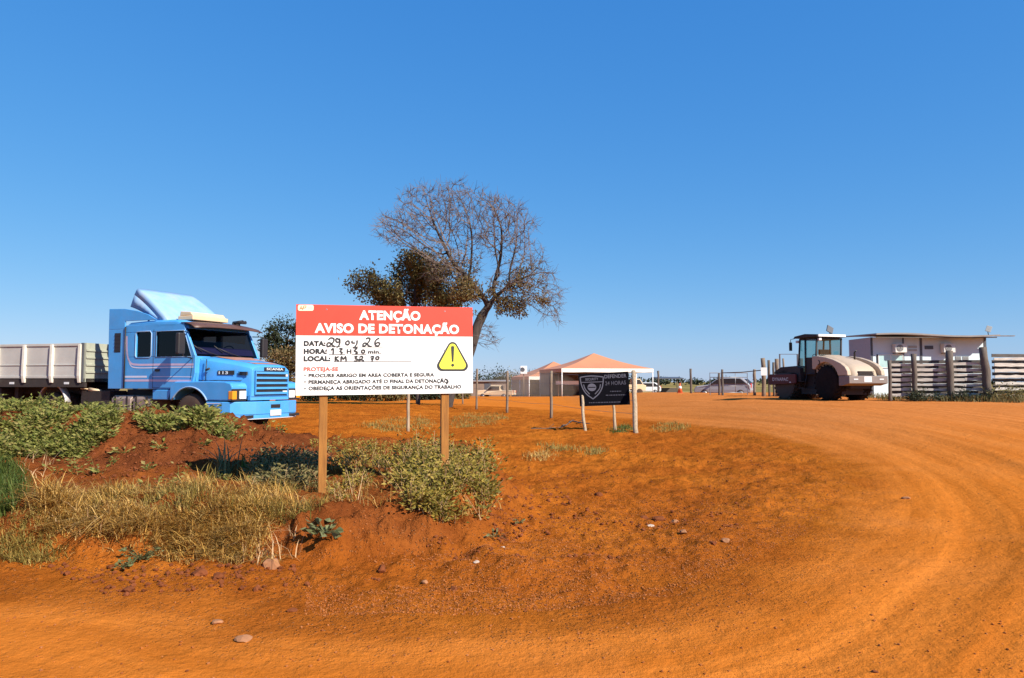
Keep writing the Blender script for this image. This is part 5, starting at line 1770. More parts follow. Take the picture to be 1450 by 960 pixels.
def blades_np(P, L, W, rng, bend=.5, lean=None, spread=1.0):
    n = len(P)
    a = rng.uniform(0, 2 * math.pi, n)
    h = np.stack([np.cos(a), np.sin(a), np.zeros(n)], 1)
    if lean is not None: h = unit(h + lean)
    h = h * spread
    side = unit(np.stack([-h[:, 1], h[:, 0], np.zeros(n)], 1) + rng.normal(0, .3, (n, 3)) * [1, 1, 0])
    bend = bend * rng.uniform(.3, 1.5, n)[:, None]
    L = np.broadcast_to(L, n)[:, None]; W = np.broadcast_to(W, n)[:, None]
    Z = np.array([[0, 0, 1.]])
    def pt(t):
        return P + Z * L * (t - .45 * bend * t * t) + h * L * bend * (.15 * t + .75 * t * t)
    p0, p1, p2, p3 = pt(0), pt(.4), pt(.75), pt(1)
    V = np.stack([p0 - side * W / 2, p0 + side * W / 2, p1 - side * W * .45, p1 + side * W * .45, p2 - side * W * .3, p2 + side * W * .3, p3], 1).reshape(-1, 3)
    t = np.array([[0, 1, 3], [0, 3, 2], [2, 3, 5], [2, 5, 4], [4, 5, 6]])
    T = (t[None] + (np.arange(n) * 7)[:, None, None]).reshape(-1, 3)
    return V, T

def blob_points(blobs, n, rng, shell=0.0):
    """random points in ellipsoids [(x,y,z,rx,ry,rz)], count by volume"""
    vol = np.array([b[3] * b[4] * b[5] for b in blobs]); cnt = np.maximum(4, (n * vol / vol.sum()).astype(int))
    out = []
    for b, c in zip(blobs, cnt):
        d = unit(rng.normal(0, 1, (c, 3)))
        r = (shell + (1 - shell) * rng.uniform(0, 1, c)) ** (1 / 2.2)
        out.append(np.array(b[:3]) + d * r[:, None] * np.array(b[3:]))
    return np.concatenate(out)

def big_tree():
    D = 47.0
    X, Y, _ = at(631, 565, D); g = gz(X, Y)
    t = thing('bare_tree', 'tall half bare tree with grey twigs and dry leaves rising behind the warning board', 'tree', (X, Y, g))
    rng = np.random.default_rng(5)
    px = D / F_PX
    def B(cx, cy, rx, ry, rd=None, dy=0.0):      # ellipse in photo pixels -> ellipsoid about the trunk
        q = at(cx, cy, D)
        return (q[0] - X, dy, q[2] - g, rx * px, (rd or rx) * px, ry * px)
    bare = [B(622, 310, 45, 50, 45), B(575, 330, 38, 28, 40, -.5), B(700, 318, 50, 44, 50), B(735, 350, 20, 28, 34), B(660, 290, 40, 24, 40), B(560, 320, 26, 14, 30, .6), B(725, 400, 38, 26, 40),
            B(765, 415, 36, 22, 34, -.4), B(778, 440, 24, 22, 26), B(790, 425, 14, 14, 16), B(640, 375, 40, 30, 50), B(690, 478, 16, 20, 22), B(762, 385, 24, 24, 30), B(745, 365, 26, 26, 34, .5), B(600, 295, 40, 30, 40), B(560, 325, 30, 20, 34, -.6), B(640, 280, 34, 26, 34, .6), B(725, 320, 34, 34, 40)]
    A = blob_points(bare, 5200, rng)
    z0 = lambda y: at(680, y, D)[2] - g
    TX = lambda q: at(q, 500, D)[0] - X
    tr = [(TX(631), 0, -.3), (TX(641), 0, z0(545)), (TX(655), 0, z0(522)), (TX(665), 0, z0(500)), (TX(671), 0, z0(480)), (TX(676), .05, z0(462)), (TX(683), .1, z0(446))]
    pts = catmull(tr, 3)
    pos, par = grow(A, pts, .36, 2.6, .46, 3)
    r = branch_radii(pos, par, .015, 2.12, .34)
    # root flare
    for i in range(len(pts)):
        r[i] = max(r[i], .30) * (1 + .35 * math.exp(-i / 3.0))
    e = np.where(par >= 0)[0]
    p0, p1, r0, r1 = pos[par[e]], pos[e], r[par[e]], r[e]
    r0 = np.minimum(r0, r1 * 1.5)
    big = e < len(pts)
    mid = (~big) & (r1 > .05)
    thin = ~(big | mid)
    V, F = frustums(p0[big], p1[big] + unit(p1[big] - p0[big]) * .03, r0[big], r1[big], 14); mesh_np('trunk', V, F, M['bark'], t, True)
    V, F = frustums(p0[mid], p1[mid] + unit(p1[mid] - p0[mid]) * .03, r0[mid], r1[mid], 7); mesh_np('limbs', V, F, M['bark'], t, True)
    # twigs: thin graph edges + side shoots
    hasch = np.zeros(len(pos), int); np.add.at(hasch, par[e], 1)
    src = np.where(r < .06)[0]
    src = src[src >= len(pts)]
    rep = np.repeat(src, np.where(hasch[src] == 0, 7, 3))
    base = pos[rep]
    dirs = unit(pos[rep] - pos[par[rep]])
    d1 = unit(dirs * .9 + rng.normal(0, .65, (len(rep), 3)) + np.array([0, 0, .03]))
    l1 = rng.uniform(.3, .75, len(rep))[:, None]
    m_ = base + d1 * l1 * .55
    d2 = unit(d1 + rng.normal(0, .4, d1.shape) + np.array([0, 0, .04]))
    en = m_ + d2 * l1 * .6
    q0 = np.concatenate([p0[thin], base, m_]); q1 = np.concatenate([p1[thin], m_, en])
    n1 = len(rep)
    s0 = np.concatenate([r0[thin], np.full(n1, .012), np.full(n1, .009)]); s1 = np.concatenate([r1[thin], np.full(n1, .009), np.full(n1, .005)])
    V, F = frustums(q0, q1, s0, s1, 3); mesh_np('twigs', V, F, M['twig'], t)
    # scattered dry leaves on the lower half
    zz = pos[:, 2]; tips = np.where((r < .06) & (zz < z0(365)) & (zz > z0(455)))[0]
    P = np.repeat(pos[tips], 6, 0) + rng.normal(0, .22, (len(tips) * 6, 3))
    keep = (vnoise(P[:, 0] * .7, P[:, 2] * .7, 4) > -.05)
    P = P[keep]
    V, T = leaves_np(P, rng.uniform(.10, .2, len(P)), rng.uniform(.06, .11, len(P)), rng, .3)
    mesh_np('dry_leaves', V, T, M['leaf_brown'], t)
    lows = [B(706, 425, 24, 22, 24), B(735, 435, 22, 16, 20), B(690, 448, 14, 10, 16), B(660, 420, 26, 30, 40), B(686, 470, 8, 8, 10), B(740, 395, 20, 18, 20), B(768, 428, 16, 8, 18), B(715, 410, 16, 14, 20)]
    P = blob_points(lows, 7500, rng)
    keep = vnoise(P[:, 0] * 1.1 + 9, P[:, 2] * 1.1, 8) > -.06
    P = P[keep]
    V, T = leaves_np(P, rng.uniform(.12, .22, len(P)), rng.uniform(.06, .12, len(P)), rng, .3)
    mesh_np('leaf_clumps', V, T, M['leaf_brown'], t)
big_tree()

def leafy_tree(name, label, px, D, blobs, trunk, nleaf, mat, leaf=(.14, .26), seed=0, group=None, gap=-.12, dens=1.0, cat='tree', twigs=False):
    """blobs and trunk points in photo pixels at distance D"""
    X, Y, _ = at(px, 556, D); g = gz(X, Y)
    t = thing(name, label, cat, (X, Y, g), 0, group)
    rng = np.random.default_rng(seed)
    s = D / F_PX
    bl = []
    for b in blobs:
        cx, cy, rx, ry = b[:4]; dy = b[4] if len(b) > 4 else 0
        q = at(cx, cy, D); bl.append((q[0] - X, dy, q[2] - g, rx * s, rx * s * .9, ry * s))
    tp = []
    for (ax, ay) in trunk:
        q = at(ax, ay, D); tp.append((q[0] - X, 0, q[2] - g))
    tp[0] = (tp[0][0], 0, -.2)
    pts = catmull(tp, 3)
    A = blob_points(bl, 420, rng)
    pos, par = grow(A, pts, .45 * max(1, D / 60), 4.0, .9, seed, 120)
    r = branch_radii(pos, par, .03, 2.3, .38)
    r[:len(pts)] = np.maximum(r[:len(pts)], .16)
    e = np.where(par >= 0)[0]
    p0, p1, r0, r1 = pos[par[e]], pos[e], np.minimum(r[par[e]], r[e] * 1.5), r[e]
    big = e < len(pts)
    V, F = frustums(p0[big], p1[big], r0[big], r1[big], 9); mesh_np('trunk', V, F, M['bark'], t, True)
    if (~big).any():
        V, F = frustums(p0[~big], p1[~big], r0[~big], r1[~big], 4); mesh_np('branches', V, F, M['bark'], t)
    tips = pos[len(pts):]
    n0 = int(nleaf * .55)
    P = tips[rng.integers(0, len(tips), n0)] + rng.normal(0, .34 * D / 50, (n0, 3))
    P2 = blob_points(bl, nleaf - n0, rng, .25)
    P = np.concatenate([P, P2])
    f = .55 * 50 / D
    keep = fbm(P[:, 0] * f + 3 + seed, P[:, 2] * f * 1.3 + P[:, 1] * f, 1.0, 3, 90 + seed) > gap
    P = P[keep]
    lf = rng.uniform(*leaf, len(P))
    V, T = leaves_np(P, lf, lf * .55, rng, .1)
    mesh_np('crown', V, T, M[mat], t)
    return t

leafy_tree('leafy_tree', 'dense olive leafed tree behind the warning board, left of the tall bare tree', 590, 50,
           [(575, 392, 34, 24), (612, 385, 36, 22, .8), (545, 405, 26, 22, -.5), (515, 395, 22, 18), (498, 400, 12, 12, .4), (600, 425, 56, 24), (560, 432, 40, 18, 1.), (640, 410, 26, 26), (530, 420, 24, 12), (650, 435, 20, 16), (600, 375, 44, 20, -.6), (640, 395, 26, 20, .5), (580, 410, 60, 26, .3)],
           [(592, 556), (592, 520), (594, 480), (590, 455), (588, 435)], 30000, 'leaf_olive', (.13, .26), 11, gap=-.13)
leafy_tree('dark_tree', 'dark layered tree standing far behind the blue truck and the board', 408, 75,
           [(400, 466, 22, 7), (385, 480, 16, 6), (410, 482, 22, 7, .6), (378, 492, 12, 5), (430, 470, 24, 10), (395, 497, 22, 7), (440, 490, 20, 10), (372, 495, 5, 3)],
           [(409, 560), (409, 530), (407, 505), (406, 480)], 13000, 'leaf_dark', (.16, .32), 21, gap=-.22)
leafy_tree('brown_tree', 'dull brown bushy tree in front of the dark layered tree', 408, 68,
           [(400, 512, 26, 18), (420, 505, 26, 14, .5), (393, 530, 22, 18), (415, 538, 28, 20), (440, 525, 24, 22)],
           [(410, 560), (410, 540), (410, 525)], 9000, 'leaf_brown', (.16, .30), 23, gap=-.3)
# bushes on the far side of the yard, under the board's lower edge
for k, (px, D, w, h, mt, lab) in enumerate(((450, 62, 26, 15, 'leaf_dark', 'dark bush at the far edge of the yard right beside the left board post'), (500, 64, 30, 13, 'leaf_dark', 'dark low bush at the yard edge below the middle left of the board'),
                                           (548, 62, 28, 12, 'leaf_olive', 'olive bush at the yard edge below the middle of the board'), (602, 66, 32, 12, 'leaf_dark', 'dark bush at the yard edge left of the right board post'), (645, 70, 22, 10, 'leaf_olive', 'low olive bush at the yard edge right of the right board post'))):
    leafy_tree('bush', lab, px, D, [(px - w * .4, 563 - h * .5, w * .62, h * .62), (px + w * .3, 563 - h * .4, w * .66, h * .58, .6), (px, 562 - h * .8, w * .45, h * .4)], [(px, 567), (px, 562), (px, 557)], 3200, mt, (.16, .3), 31 + k, 'bushes along the far yard edge', -.4, cat='bush')
for k, (px, D, w, h, mt, lab) in enumerate(((684, 210, 12, 8, 'leaf_dark', 'distant dark tree just right of the warning board'), (709, 200, 13, 12, 'leaf_dark', 'distant rounded dark tree left of the tents'), (728, 230, 14, 9, 'leaf_olive', 'distant olive tree beside the brown tent curtains'),
                                           (742, 215, 9, 7, 'leaf_dark', 'distant small dark tree next to the white box on a pole'))):
    leafy_tree('distant_tree', lab, px, D, [(px - w * .3, 549 - h * .4, w * .6, h * .6), (px + w * .35, 550 - h * .4, w * .6, h * .5, 1), (px, 549 - h * .8, w * .5, h * .4)], [(px, 556), (px, 552), (px, 548)], 3000, mt, (.35, .7), 51 + k, 'distant trees left of the tents', -.5)
rng_far = np.random.default_rng(77)
P = []
for k in range(260):
    x = rng_far.uniform(-420, 520); y = rng_far.uniform(330, 620)
    if abs(x / y - (-.05)) < .02: continue
    r = rng_far.uniform(2.0, 5.0)
    c = 60
    P.append(np.array([x, y, 0]) + np.array([0, 0, r * .5]) + unit(rng_far.normal(0, 1, (c, 3))) * rng_far.uniform(.3, 1, (c, 1)) * np.array([r * 1.6, r, r * .55]))
P = np.concatenate(P)
V, T = leaves_np(P, rng_far.uniform(1.2, 2.2, len(P)), rng_far.uniform(.8, 1.4, len(P)), rng_far)
tag(mesh_np('far_woodland', V, T, M['leaf_dark']), kind='stuff')

# ------------------------------------------------------------------ ground vegetation
def px_poly_points(poly, n, rng, power=2.0):
    """points on the ground inside a photo-pixel polygon; denser in the picture where nearer"""
    poly = np.array(poly, float)
    x0, y0 = poly.min(0); x1, y1 = poly.max(0)
    out = []
    tot = 0
    while tot < n:
        x = rng.uniform(x0, x1, n); y = rng.uniform(y0, y1, n)
        m = inside([tuple(p) for p in poly], x, y)
        out.append(np.stack([x[m], y[m]], 1)); tot += m.sum()
    q = np.concatenate(out)[:n]
    return gp(q[:, 0], q[:, 1])

def patchy(P, sc, seed, thr):
    return P[fbm(P[:, 0], P[:, 1], sc, 3, seed) > thr]

# leafy weeds: upright stems with leaves all the way up
def weeds(P, rng, h=(.15, .35), nl=11, leaf=(.035, .075), ratio=.5, spread=.10):
    n = len(P)
    hh = rng.uniform(*h, n) * np.clip(1.0 + 1.3 * fbm(P[:, 0], P[:, 1], 1.7, 3, 333), .35, 1.6)
    top = P + np.stack([rng.normal(0, .35, n) * hh, rng.normal(0, .35, n) * hh, hh], 1)
    f = rng.uniform(.15, 1.0, (n, nl))
    Q = P[:, None] + (top - P)[:, None] * f[..., None]
    a = rng.uniform(0, 2 * math.pi, (n, nl))
    d = np.stack([np.cos(a), np.sin(a), rng.uniform(-.1, .9, (n, nl))], -1)
    d = unit(d).reshape(-1, 3)
    Q = Q.reshape(-1, 3) + d * rng.uniform(0, spread, (n * nl, 1))
    L = rng.uniform(*leaf, n * nl)
    V, T = leaves_np(Q, L, L * ratio, rng, dirs=d)
    # stems
    return V, T, P, top

def join(parts):
    Vs, Ts, o = [], [], 0
    for V, T in parts:
        Vs.append(V); Ts.append(T + o); o += len(V)
    return np.concatenate(Vs), np.concatenate(Ts)

def stems(p0, p1, r=.004):
    V, F = frustums(p0, p1, np.full(len(p0), r), np.full(len(p0), r * .5), 3)
    T = np.concatenate([F[:, [0, 1, 2]], F[:, [0, 2, 3]]])
    return V, T

rv = np.random.default_rng(101)
# weed cover on the left of the mound
P = px_poly_points([(-60, 566), (40, 564), (100, 568), (160, 578), (168, 600), (150, 640), (110, 655), (40, 652), (-60, 662)], 2100, rv)
P = patchy(P, 2.6, 207, -.07)
xb = rv.uniform(-14, -6.2, 700); yb = rv.uniform(11.4, 13.6, 700)
Pb = np.stack([xb, yb, height(xb, yb)], 1)
P = np.concatenate([P, Pb])
V, T, a, b_ = weeds(P, rv, (.05, .17), 13, (.045, .095), .42, .07)
V, T = join([(V, T), stems(a, b_)])
tag(mesh_np('weed_cover', V, T, M['leaf_weed']), kind='stuff')
# thinner sprigs over the bare face of the mound
P = px_poly_points([(170, 585), (330, 590), (410, 620), (420, 660), (330, 690), (120, 690), (70, 670), (150, 620)], 420, rv)
P = patchy(P, 1.6, 203, .12)
V, T, a, b_ = weeds(P, rv, (.06, .18), 8, (.03, .07), .45, .05)
V, T = join([(V, T), stems(a, b_)])
tag(mesh_np('sparse_weeds', V, T, M['leaf_weed']), kind='stuff')

def shrub(name, label, poly, n, h, mat, seed, nl=14, leaf=(.04, .08), ratio=.5, cat='shrub', group=None, spread=.1):
    r = np.random.default_rng(seed)
    P = patchy(px_poly_points(poly, int(n * 1.35), r), 2.2, seed, -.16)
    c = P.mean(0)
    t = thing(name, label, cat, tuple(float(q) for q in (c[0], c[1], gz(c[0], c[1]))), 0, group)
    V, T, a, b_ = weeds(P, r, h, nl, leaf, ratio, spread)
    o = np.array(t.location)
    mesh_np('foliage', V - o, T, M[mat], t)
    V, T = stems(a, b_, .004)
    tag(mesh_np('stems', V - o, T, M['straw'], t), kind='stuff')
    return t
shrub('weed_clump', 'fresh green leafy weed clump on the mound in front of the truck wheel', [(200, 592), (250, 590), (300, 600), (345, 612), (335, 622), (270, 612), (200, 604)], 170, (.06, .20), 'leaf_weed', 301, 14, (.06, .11), .45)
shrub('shrub', 'dense dark tangled shrub right of the right board post', [(590, 660), (640, 640), (690, 645), (702, 690), (690, 735), (640, 742), (580, 715), (560, 690)], 420, (.08, .33), 'leaf_shrub', 303, 20, (.03, .07), .5, spread=.12)
shrub('shrub', 'olive weedy shrub between the two board posts', [(465, 660), (520, 650), (590, 650), (610, 680), (590, 705), (520, 712), (462, 710)], 220, (.05, .20), 'leaf_shrub', 304, 14, (.025, .06), .5)
shrub('shrub', 'dark green shrub left of the left board post, in the shadow of the board', [(360, 650), (420, 648), (456, 660), (452, 700), (400, 700), (355, 690)], 260, (.08, .28), 'leaf_olive', 305, 16, (.035, .08), .4)
# dry weeds strip behind the board
P = px_poly_points([(410, 632), (560, 630), (660, 640), (700, 648), (640, 660), (520, 655), (420, 652)], 420, rv)
P = patchy(P, 1.0, 205, -.15)
V, T, a, b_ = weeds(P, rv, (.05, .15), 9, (.03, .06), .45, .07)
V, T = join([(V, T), stems(a, b_)])
tag(mesh_np('dry_weeds', V, T, M['leaf_shrub']), kind='stuff')

# dry tussock grass along the bank
def grass(name, poly, n, L, W, mat, seed, bend=.55, thr=None, sc=1.5, lean=None, clump=0.0, per=1):
    r = np.random.default_rng(seed)
    P = px_poly_points(poly, n, r)
    if thr is not None: P = patchy(P, sc, seed, thr)
    if per > 1:
        P = np.repeat(P, per, 0)
        P[:, :2] += r.normal(0, clump, (len(P), 2))
        P[:, 2] = height(P[:, 0], P[:, 1])
    V, T = blades_np(P, r.uniform(*L, len(P)), r.uniform(*W, len(P)), r, bend, lean)
    return tag(mesh_np(name, V, T, M[mat]), kind='stuff')
LN = np.array([-.15, -.55, 0])
def tussocks(name, poly, n, L, W, mat, seed, bend=.7, per=(8, 26), thr=-.15, sc=1.6, spread=.05):
    """separate tufts, each with its own height, lean and looseness, and gaps between them"""
    r = np.random.default_rng(seed)
    C = patchy(px_poly_points(poly, n, r), sc, seed, thr)
    k = r.integers(per[0], per[1], len(C))
    ids = np.repeat(np.arange(len(C)), k)
    vig = np.clip(.9 + 1.2 * fbm(C[:, 0], C[:, 1], 1.3, 2, seed + 9) + r.normal(0, .2, len(C)), .3, 1.5)
    ll = r.normal(0, .75, (len(C), 2)) + LN[:2] * .9
    P = C[ids] + np.concatenate([r.normal(0, spread, (len(ids), 2)), np.zeros((len(ids), 1))], 1)
    P[:, 2] = height(P[:, 0], P[:, 1]) - .01
    lean = np.concatenate([ll[ids], np.zeros((len(ids), 1))], 1)
    V, T = blades_np(P, r.uniform(*L, len(P)) * vig[ids], r.uniform(*W, len(P)), r, bend, lean)
    return tag(mesh_np(name, V, T, M[mat]), kind='stuff')
tussocks('dry_grass', [(60, 715), (150, 695), (300, 695), (400, 705), (440, 715), (440, 770), (400, 800), (330, 795), (230, 770), (120, 760), (70, 745)], 900, (.09, .27), (.005, .011), 'grass_dry', 401, 1.1, (12, 40), .0, 1.6, .07)
tussocks('olive_grass', [(60, 700), (200, 684), (340, 684), (450, 690), (470, 700), (455, 730), (300, 730), (150, 720), (50, 735)], 480, (.07, .22), (.005, .011), 'grass_olive', 402, .9, (6, 20), -.05)
tussocks('hanging_grass', [(100, 740), (230, 745), (330, 760), (430, 750), (445, 790), (385, 812), (300, 800), (215, 780), (110, 770)], 300, (.12, .34), (.005, .011), 'grass_dry', 403, 1.6, (6, 20), -.02)
tussocks('shade_grass', [(0, 700), (60, 690), (130, 705), (160, 740), (110, 770), (40, 780), (-30, 785), (-40, 720)], 230, (.06, .20), (.005, .011), 'grass_olive', 404, .9, (5, 18), -.05)
tussocks('green_grass', [(-40, 655), (20, 660), (36, 685), (28, 722), (0, 735), (-50, 730)], 330, (.12, .30), (.005, .010), 'grass_green', 405, .65, (8, 20), -.25)
tussocks('low_grass', [(-40, 776), (30, 778), (100, 785), (60, 800), (-40, 798)], 160, (.04, .12), (.005, .009), 'grass_olive', 406, .8, (5, 12), -.1)
tussocks('shrub_grass', [(455, 650), (560, 640), (700, 650), (705, 690), (690, 730), (620, 715), (470, 712)], 260, (.08, .24), (.004, .009), 'grass_dry', 407, .8, (4, 14), -.05)
# flat grass patches in the yard
for k, (poly, n, mt) in enumerate((([(508, 604), (545, 594), (600, 590), (618, 600), (600, 609), (540, 612)], 170, 'grass_olive'), ([(638, 596), (660, 586), (705, 586), (720, 592), (700, 600), (650, 606)], 170, 'grass_olive'),
                                   ([(925, 603), (950, 600), (978, 605), (960, 612), (930, 610)], 60, 'grass_olive'), ([(822, 640), (850, 636), (864, 642), (840, 646)], 24, 'grass_olive'), ([(760, 632), (790, 630), (812, 634), (780, 640)], 30, 'grass_olive'),
                                   ([(865, 606), (885, 603), (895, 608), (885, 613), (868, 613)], 50, 'grass_green'), ([(752, 642), (775, 640), (780, 652), (758, 652)], 30, 'grass_dry'))):
    grass('grass_patch', poly, n, (.06, .20), (.008, .016), mt, 420 + k, .7, None, 1, None, .12, 10)
grass('fence_grass', [(1225, 562), (1300, 560), (1370, 562), (1460, 562), (1460, 570), (1350, 569), (1260, 567)], 330, (.15, .42), (.012, .03), 'leaf_olive', 440, .5, None, 1, None, .15, 10)
grass('verge_grass', [(1225, 545), (1240, 545), (1245, 562), (1228, 562)], 40, (.2, .5), (.012, .03), 'grass_green', 441, .5, None, 1, None, .15, 9)
# shrubby growth along the foot of the right-hand fence
r_ = np.random.default_rng(555)
x = r_.uniform(20.5, 31, 620); y = 32.0 + (x - 20.9) * .12 + r_.uniform(-1.1, .1, 620)
P = np.stack([x, y, height(x, y)], 1)
V, T, a, b_ = weeds(P, r_, (.15, .55), 16, (.06, .12), .5, .12)
V, T = join([(V, T), stems(a, b_)])
tag(mesh_np('fence_weeds', V, T, M['leaf_olive']), kind='stuff')
x = r_.uniform(17.2, 20.6, 170); y = 32.15 + (20.6 - x) * .1 - r_.uniform(.05, .8, 170)
P = np.stack([x, y, height(x, y)], 1)
V, T, a, b_ = weeds(P, r_, (.1, .4), 14, (.06, .12), .5, .12)
V, T = join([(V, T), stems(a, b_)])
tag(mesh_np('fence_foot_weeds', V, T, M['leaf_dark']), kind='stuff')

# long-bladed plants and broad-leaved plants
def blade_plant(name, label, px, py, n, L, W, mat, bend, seed):
    p = g1(px, py); r = np.random.default_rng(seed)
    P = np.array(p)[None] * 0 + np.zeros((n, 3)) + np.stack([r.normal(0, .05, n), r.normal(0, .05, n), np.zeros(n)], 1)
    V, T = blades_np(P, r.uniform(*L, n), r.uniform(*W, n), r, bend)
    o = mesh_np(name, V, T, M[mat]); o.location = p
    return tag(o, label, 'plant')
blade_plant('long_leaf_plant', 'plant with long arching pale blades at the foot of the mound', 318, 672, 26, (.35, .62), (.016, .028), 'leaf_big', .75, 61)
blade_plant('long_leaf_plant', 'smaller arching blade plant just left of the shaded shrub', 352, 668, 16, (.25, .45), (.014, .024), 'grass_green', .8, 62)
blade_plant('long_leaf_plant', 'spiky grass tuft below the arching pale blades', 290, 690, 22, (.22, .40), (.010, .016), 'grass_olive', .8, 63)
def broad_plant(name, label, px, py, n, L, ratio, mat, seed, spread=.12):
    p = g1(px, py); r = np.random.default_rng(seed)
    t = thing(name, label, 'plant', p)
    a = r.uniform(0, 2 * math.pi, n)
    d = unit(np.stack([np.cos(a), np.sin(a), r.uniform(.1, .9, n)], 1))
    base = np.stack([np.zeros(n), np.zeros(n), np.full(n, .02)], 1)
    tip = d * r.uniform(.02, spread, (n, 1)) + base
    Ls = r.uniform(*L, n)
    d2 = unit(d + np.array([0, 0, -.25]))
    V, T = leaves_np(tip, Ls, Ls * ratio, r, dirs=d2)
    V2, T2 = leaves_np(base, np.linalg.norm(tip - base, axis=1) * 1.15, .008, r, dirs=unit(tip - base))
    V, T = join([(V, T), (V2, T2)])
    mesh_np('leaves', V, T, M[mat], t)
broad_plant('broad_leaf_plant', 'low plant with broad grey green leaves at the right end of the dry grass', 459, 777, 46, (.05, .12), .7, 'leaf_big', 71, .16)
broad_plant('broad_leaf_plant', 'small leafy plant on the bank edge below the grass', 200, 790, 70, (.025, .06), .6, 'leaf_big', 72, .20)
broad_plant('broad_leaf_plant', 'tiny blue green plant alone on the bare bank edge', 174, 806, 30, (.03, .06), .6, 'leaf_big', 73, .08)
broad_plant('broad_leaf_plant', 'pale leafy weed on top of the shrub beside the right board post', 672, 652, 30, (.06, .11), .6, 'leaf_weed', 74, .3)
for k, (px, py, lab) in enumerate(((175, 640, 'small weed on the bare mound face nearest the weed cover'), (228, 640, 'small weed in the middle of the bare mound face'), (288, 640, 'small weed on the bare mound face right of middle'), (140, 668, 'weed low on the left foot of the mound'), (210, 668, 'flat weed at the foot of the bare mound'))):
    broad_plant('mound_weed', lab, px, py, 18, (.05, .10), .5, 'leaf_weed', 80 + k, .14)
for k, (px, py, lab) in enumerate(((735, 745, 'small pale weed on the eroded bank right of the shrub'), (700, 765, 'tiny weed lowest on the eroded bank'))):
    broad_plant('bank_weed', lab, px, py, 16, (.03, .07), .5, 'leaf_big', 90 + k, .1)

# dead stalks and roots
r_ = np.random.default_rng(7)
P = px_poly_points([(80, 740), (140, 730), (150, 770), (90, 780)], 12, r_)
P = np.concatenate([P, px_poly_points([(330, 770), (420, 760), (430, 800), (350, 810)], 40, r_), px_poly_points([(30, 640), (80, 650), (60, 690), (30, 690)], 30, r_)])
V, T = blades_np(P, r_.uniform(.12, .32, len(P)), r_.uniform(.006, .012, len(P)), r_, 1.0)
tag(mesh_np('dead_stalks', V, T, M['straw']), kind='stuff')
# dead branches and sticks, partly standing in for the black board's shadow
for k, (p, q, r, lab) in enumerate((((752, 609), (800, 607), .014, 'thin dead branch lying on the earth left of the black board'), ((806, 599), (835, 604), .028, 'short dark branch in the shadow of the black board'), ((795, 606), (812, 599), .025, 'stubby dark branch end beside the short dark branch'))):
    a, c = Vector(g1(*p)), Vector(g1(*q))
    b = MB(); rr = random.Random(k)
    pts = [a.lerp(c, f / 6) - a + Vector((0, 0, .04 + rr.uniform(0, .05))) for f in range(7)]
    b.tube(pts, [r * (1 - .08 * i) for i in range(7)], 7)
    b.tube([pts[3], pts[3] + Vector((.2, .15, .14))], [r * .6, r * .3], 6)
    o = b.build('dead_branch', M['dark_wood']); o.location = a
    tag(o, lab, 'branch', 'dead branches near the black board')

# ------------------------------------------------------------------ stones, clods, gravel
import bmesh
def rock_mesh(seed, flat=.7, sub=2):
    bm = bmesh.new(); bmesh.ops.create_icosphere(bm, subdivisions=sub, radius=1)
    r = random.Random(seed)
    pl = [(Vector((r.gauss(0, 1), r.gauss(0, 1), r.gauss(0, 1))).normalized(), r.uniform(.55, .85)) for _ in range(11)]
    for v in bm.verts:
        for n, d in pl:
            e = v.co.dot(n) - d
            if e > 0: v.co -= n * e
        v.co.z *= flat
        v.co *= 1 + r.uniform(-.03, .03)
    V = np.array([v.co[:] for v in bm.verts]); T = np.array([[v.index for v in f.verts] for f in bm.faces])
    bm.free()
    return V, T
for k, (px, py, wpx, mt, fl, lab) in enumerate((
        (386, 808, 26, 'stone', .8, 'largest pale blocky stone at the foot of the dry grass'), (281, 818, 22, 'clod', .6, 'reddish stone lying left of the pale blocky stone'), (309, 821, 16, 'clod', .6, 'earth clod between the two larger stones under the grass'),
        (181, 838, 20, 'clod', .5, 'dark clod on the road edge at far left'), (308, 882, 14, 'stone', .6, 'small angular stone on the road, second from the front'), (346, 903, 26, 'stone', .35, 'flat stone on the road nearest the camera'),
        (413, 864, 15, 'clod', .4, 'dark flat clod on the road right of the stones'), (541, 812, 15, 'clod', .8, 'upright clod below the eroded bank'), (602, 822, 10, 'stone', .6, 'pale pebble under the bank left of centre'),
        (642, 834, 11, 'clod', .6, 'dark pebble on the gravel verge below the bank'), (674, 806, 9, 'chip', .5, 'pale chip of stone on the verge below the shrub'), (712, 784, 6, 'chip', .6, 'tiny pale chip on the bank right of the shrub'),
        (920, 741, 12, 'chip', .4, 'pale stone among rubble right of the bank'), (932, 736, 16, 'clod', .6, 'dark rubble lump beside the pale stone'), (912, 733, 12, 'clod', .6, 'small dark rubble lump left of the larger one'), (955, 737, 11, 'stone', .5, 'brown stone at the right end of the rubble'),
        (848, 704, 12, 'clod', .6, 'dark clod alone on the slope left of the rubble'), (1028, 772, 14, 'stone', .5, 'reddish stone on the gravel close to the road'), (1010, 778, 12, 'clod', .5, 'dark clod left of the reddish stone on gravel'),
        (1284, 706, 14, 'stone', .35, 'flat pale stone in the middle of the road bend'), (1238, 953, 10, 'clod', .4, 'dark pebble on the road at the bottom edge'), (968, 758, 12, 'stone', .5, 'stone on the gravel right below the rubble'))):
    p = g1(px, py)
    V, T = rock_mesh(k * 7 + 3, fl)
    s = wpx / 2 * p[1] / F_PX * 1.15
    o = mesh_np('stone' if mt != 'clod' else 'earth_clod', V * s, T, M[mt]); o.location = (p[0], p[1], p[2] + s * fl * .25)
    o.rotation_euler = (0, 0, k * 1.7)
    tag(o, lab, 'stone' if mt != 'clod' else 'clod', 'stones and clods lying on the earth')

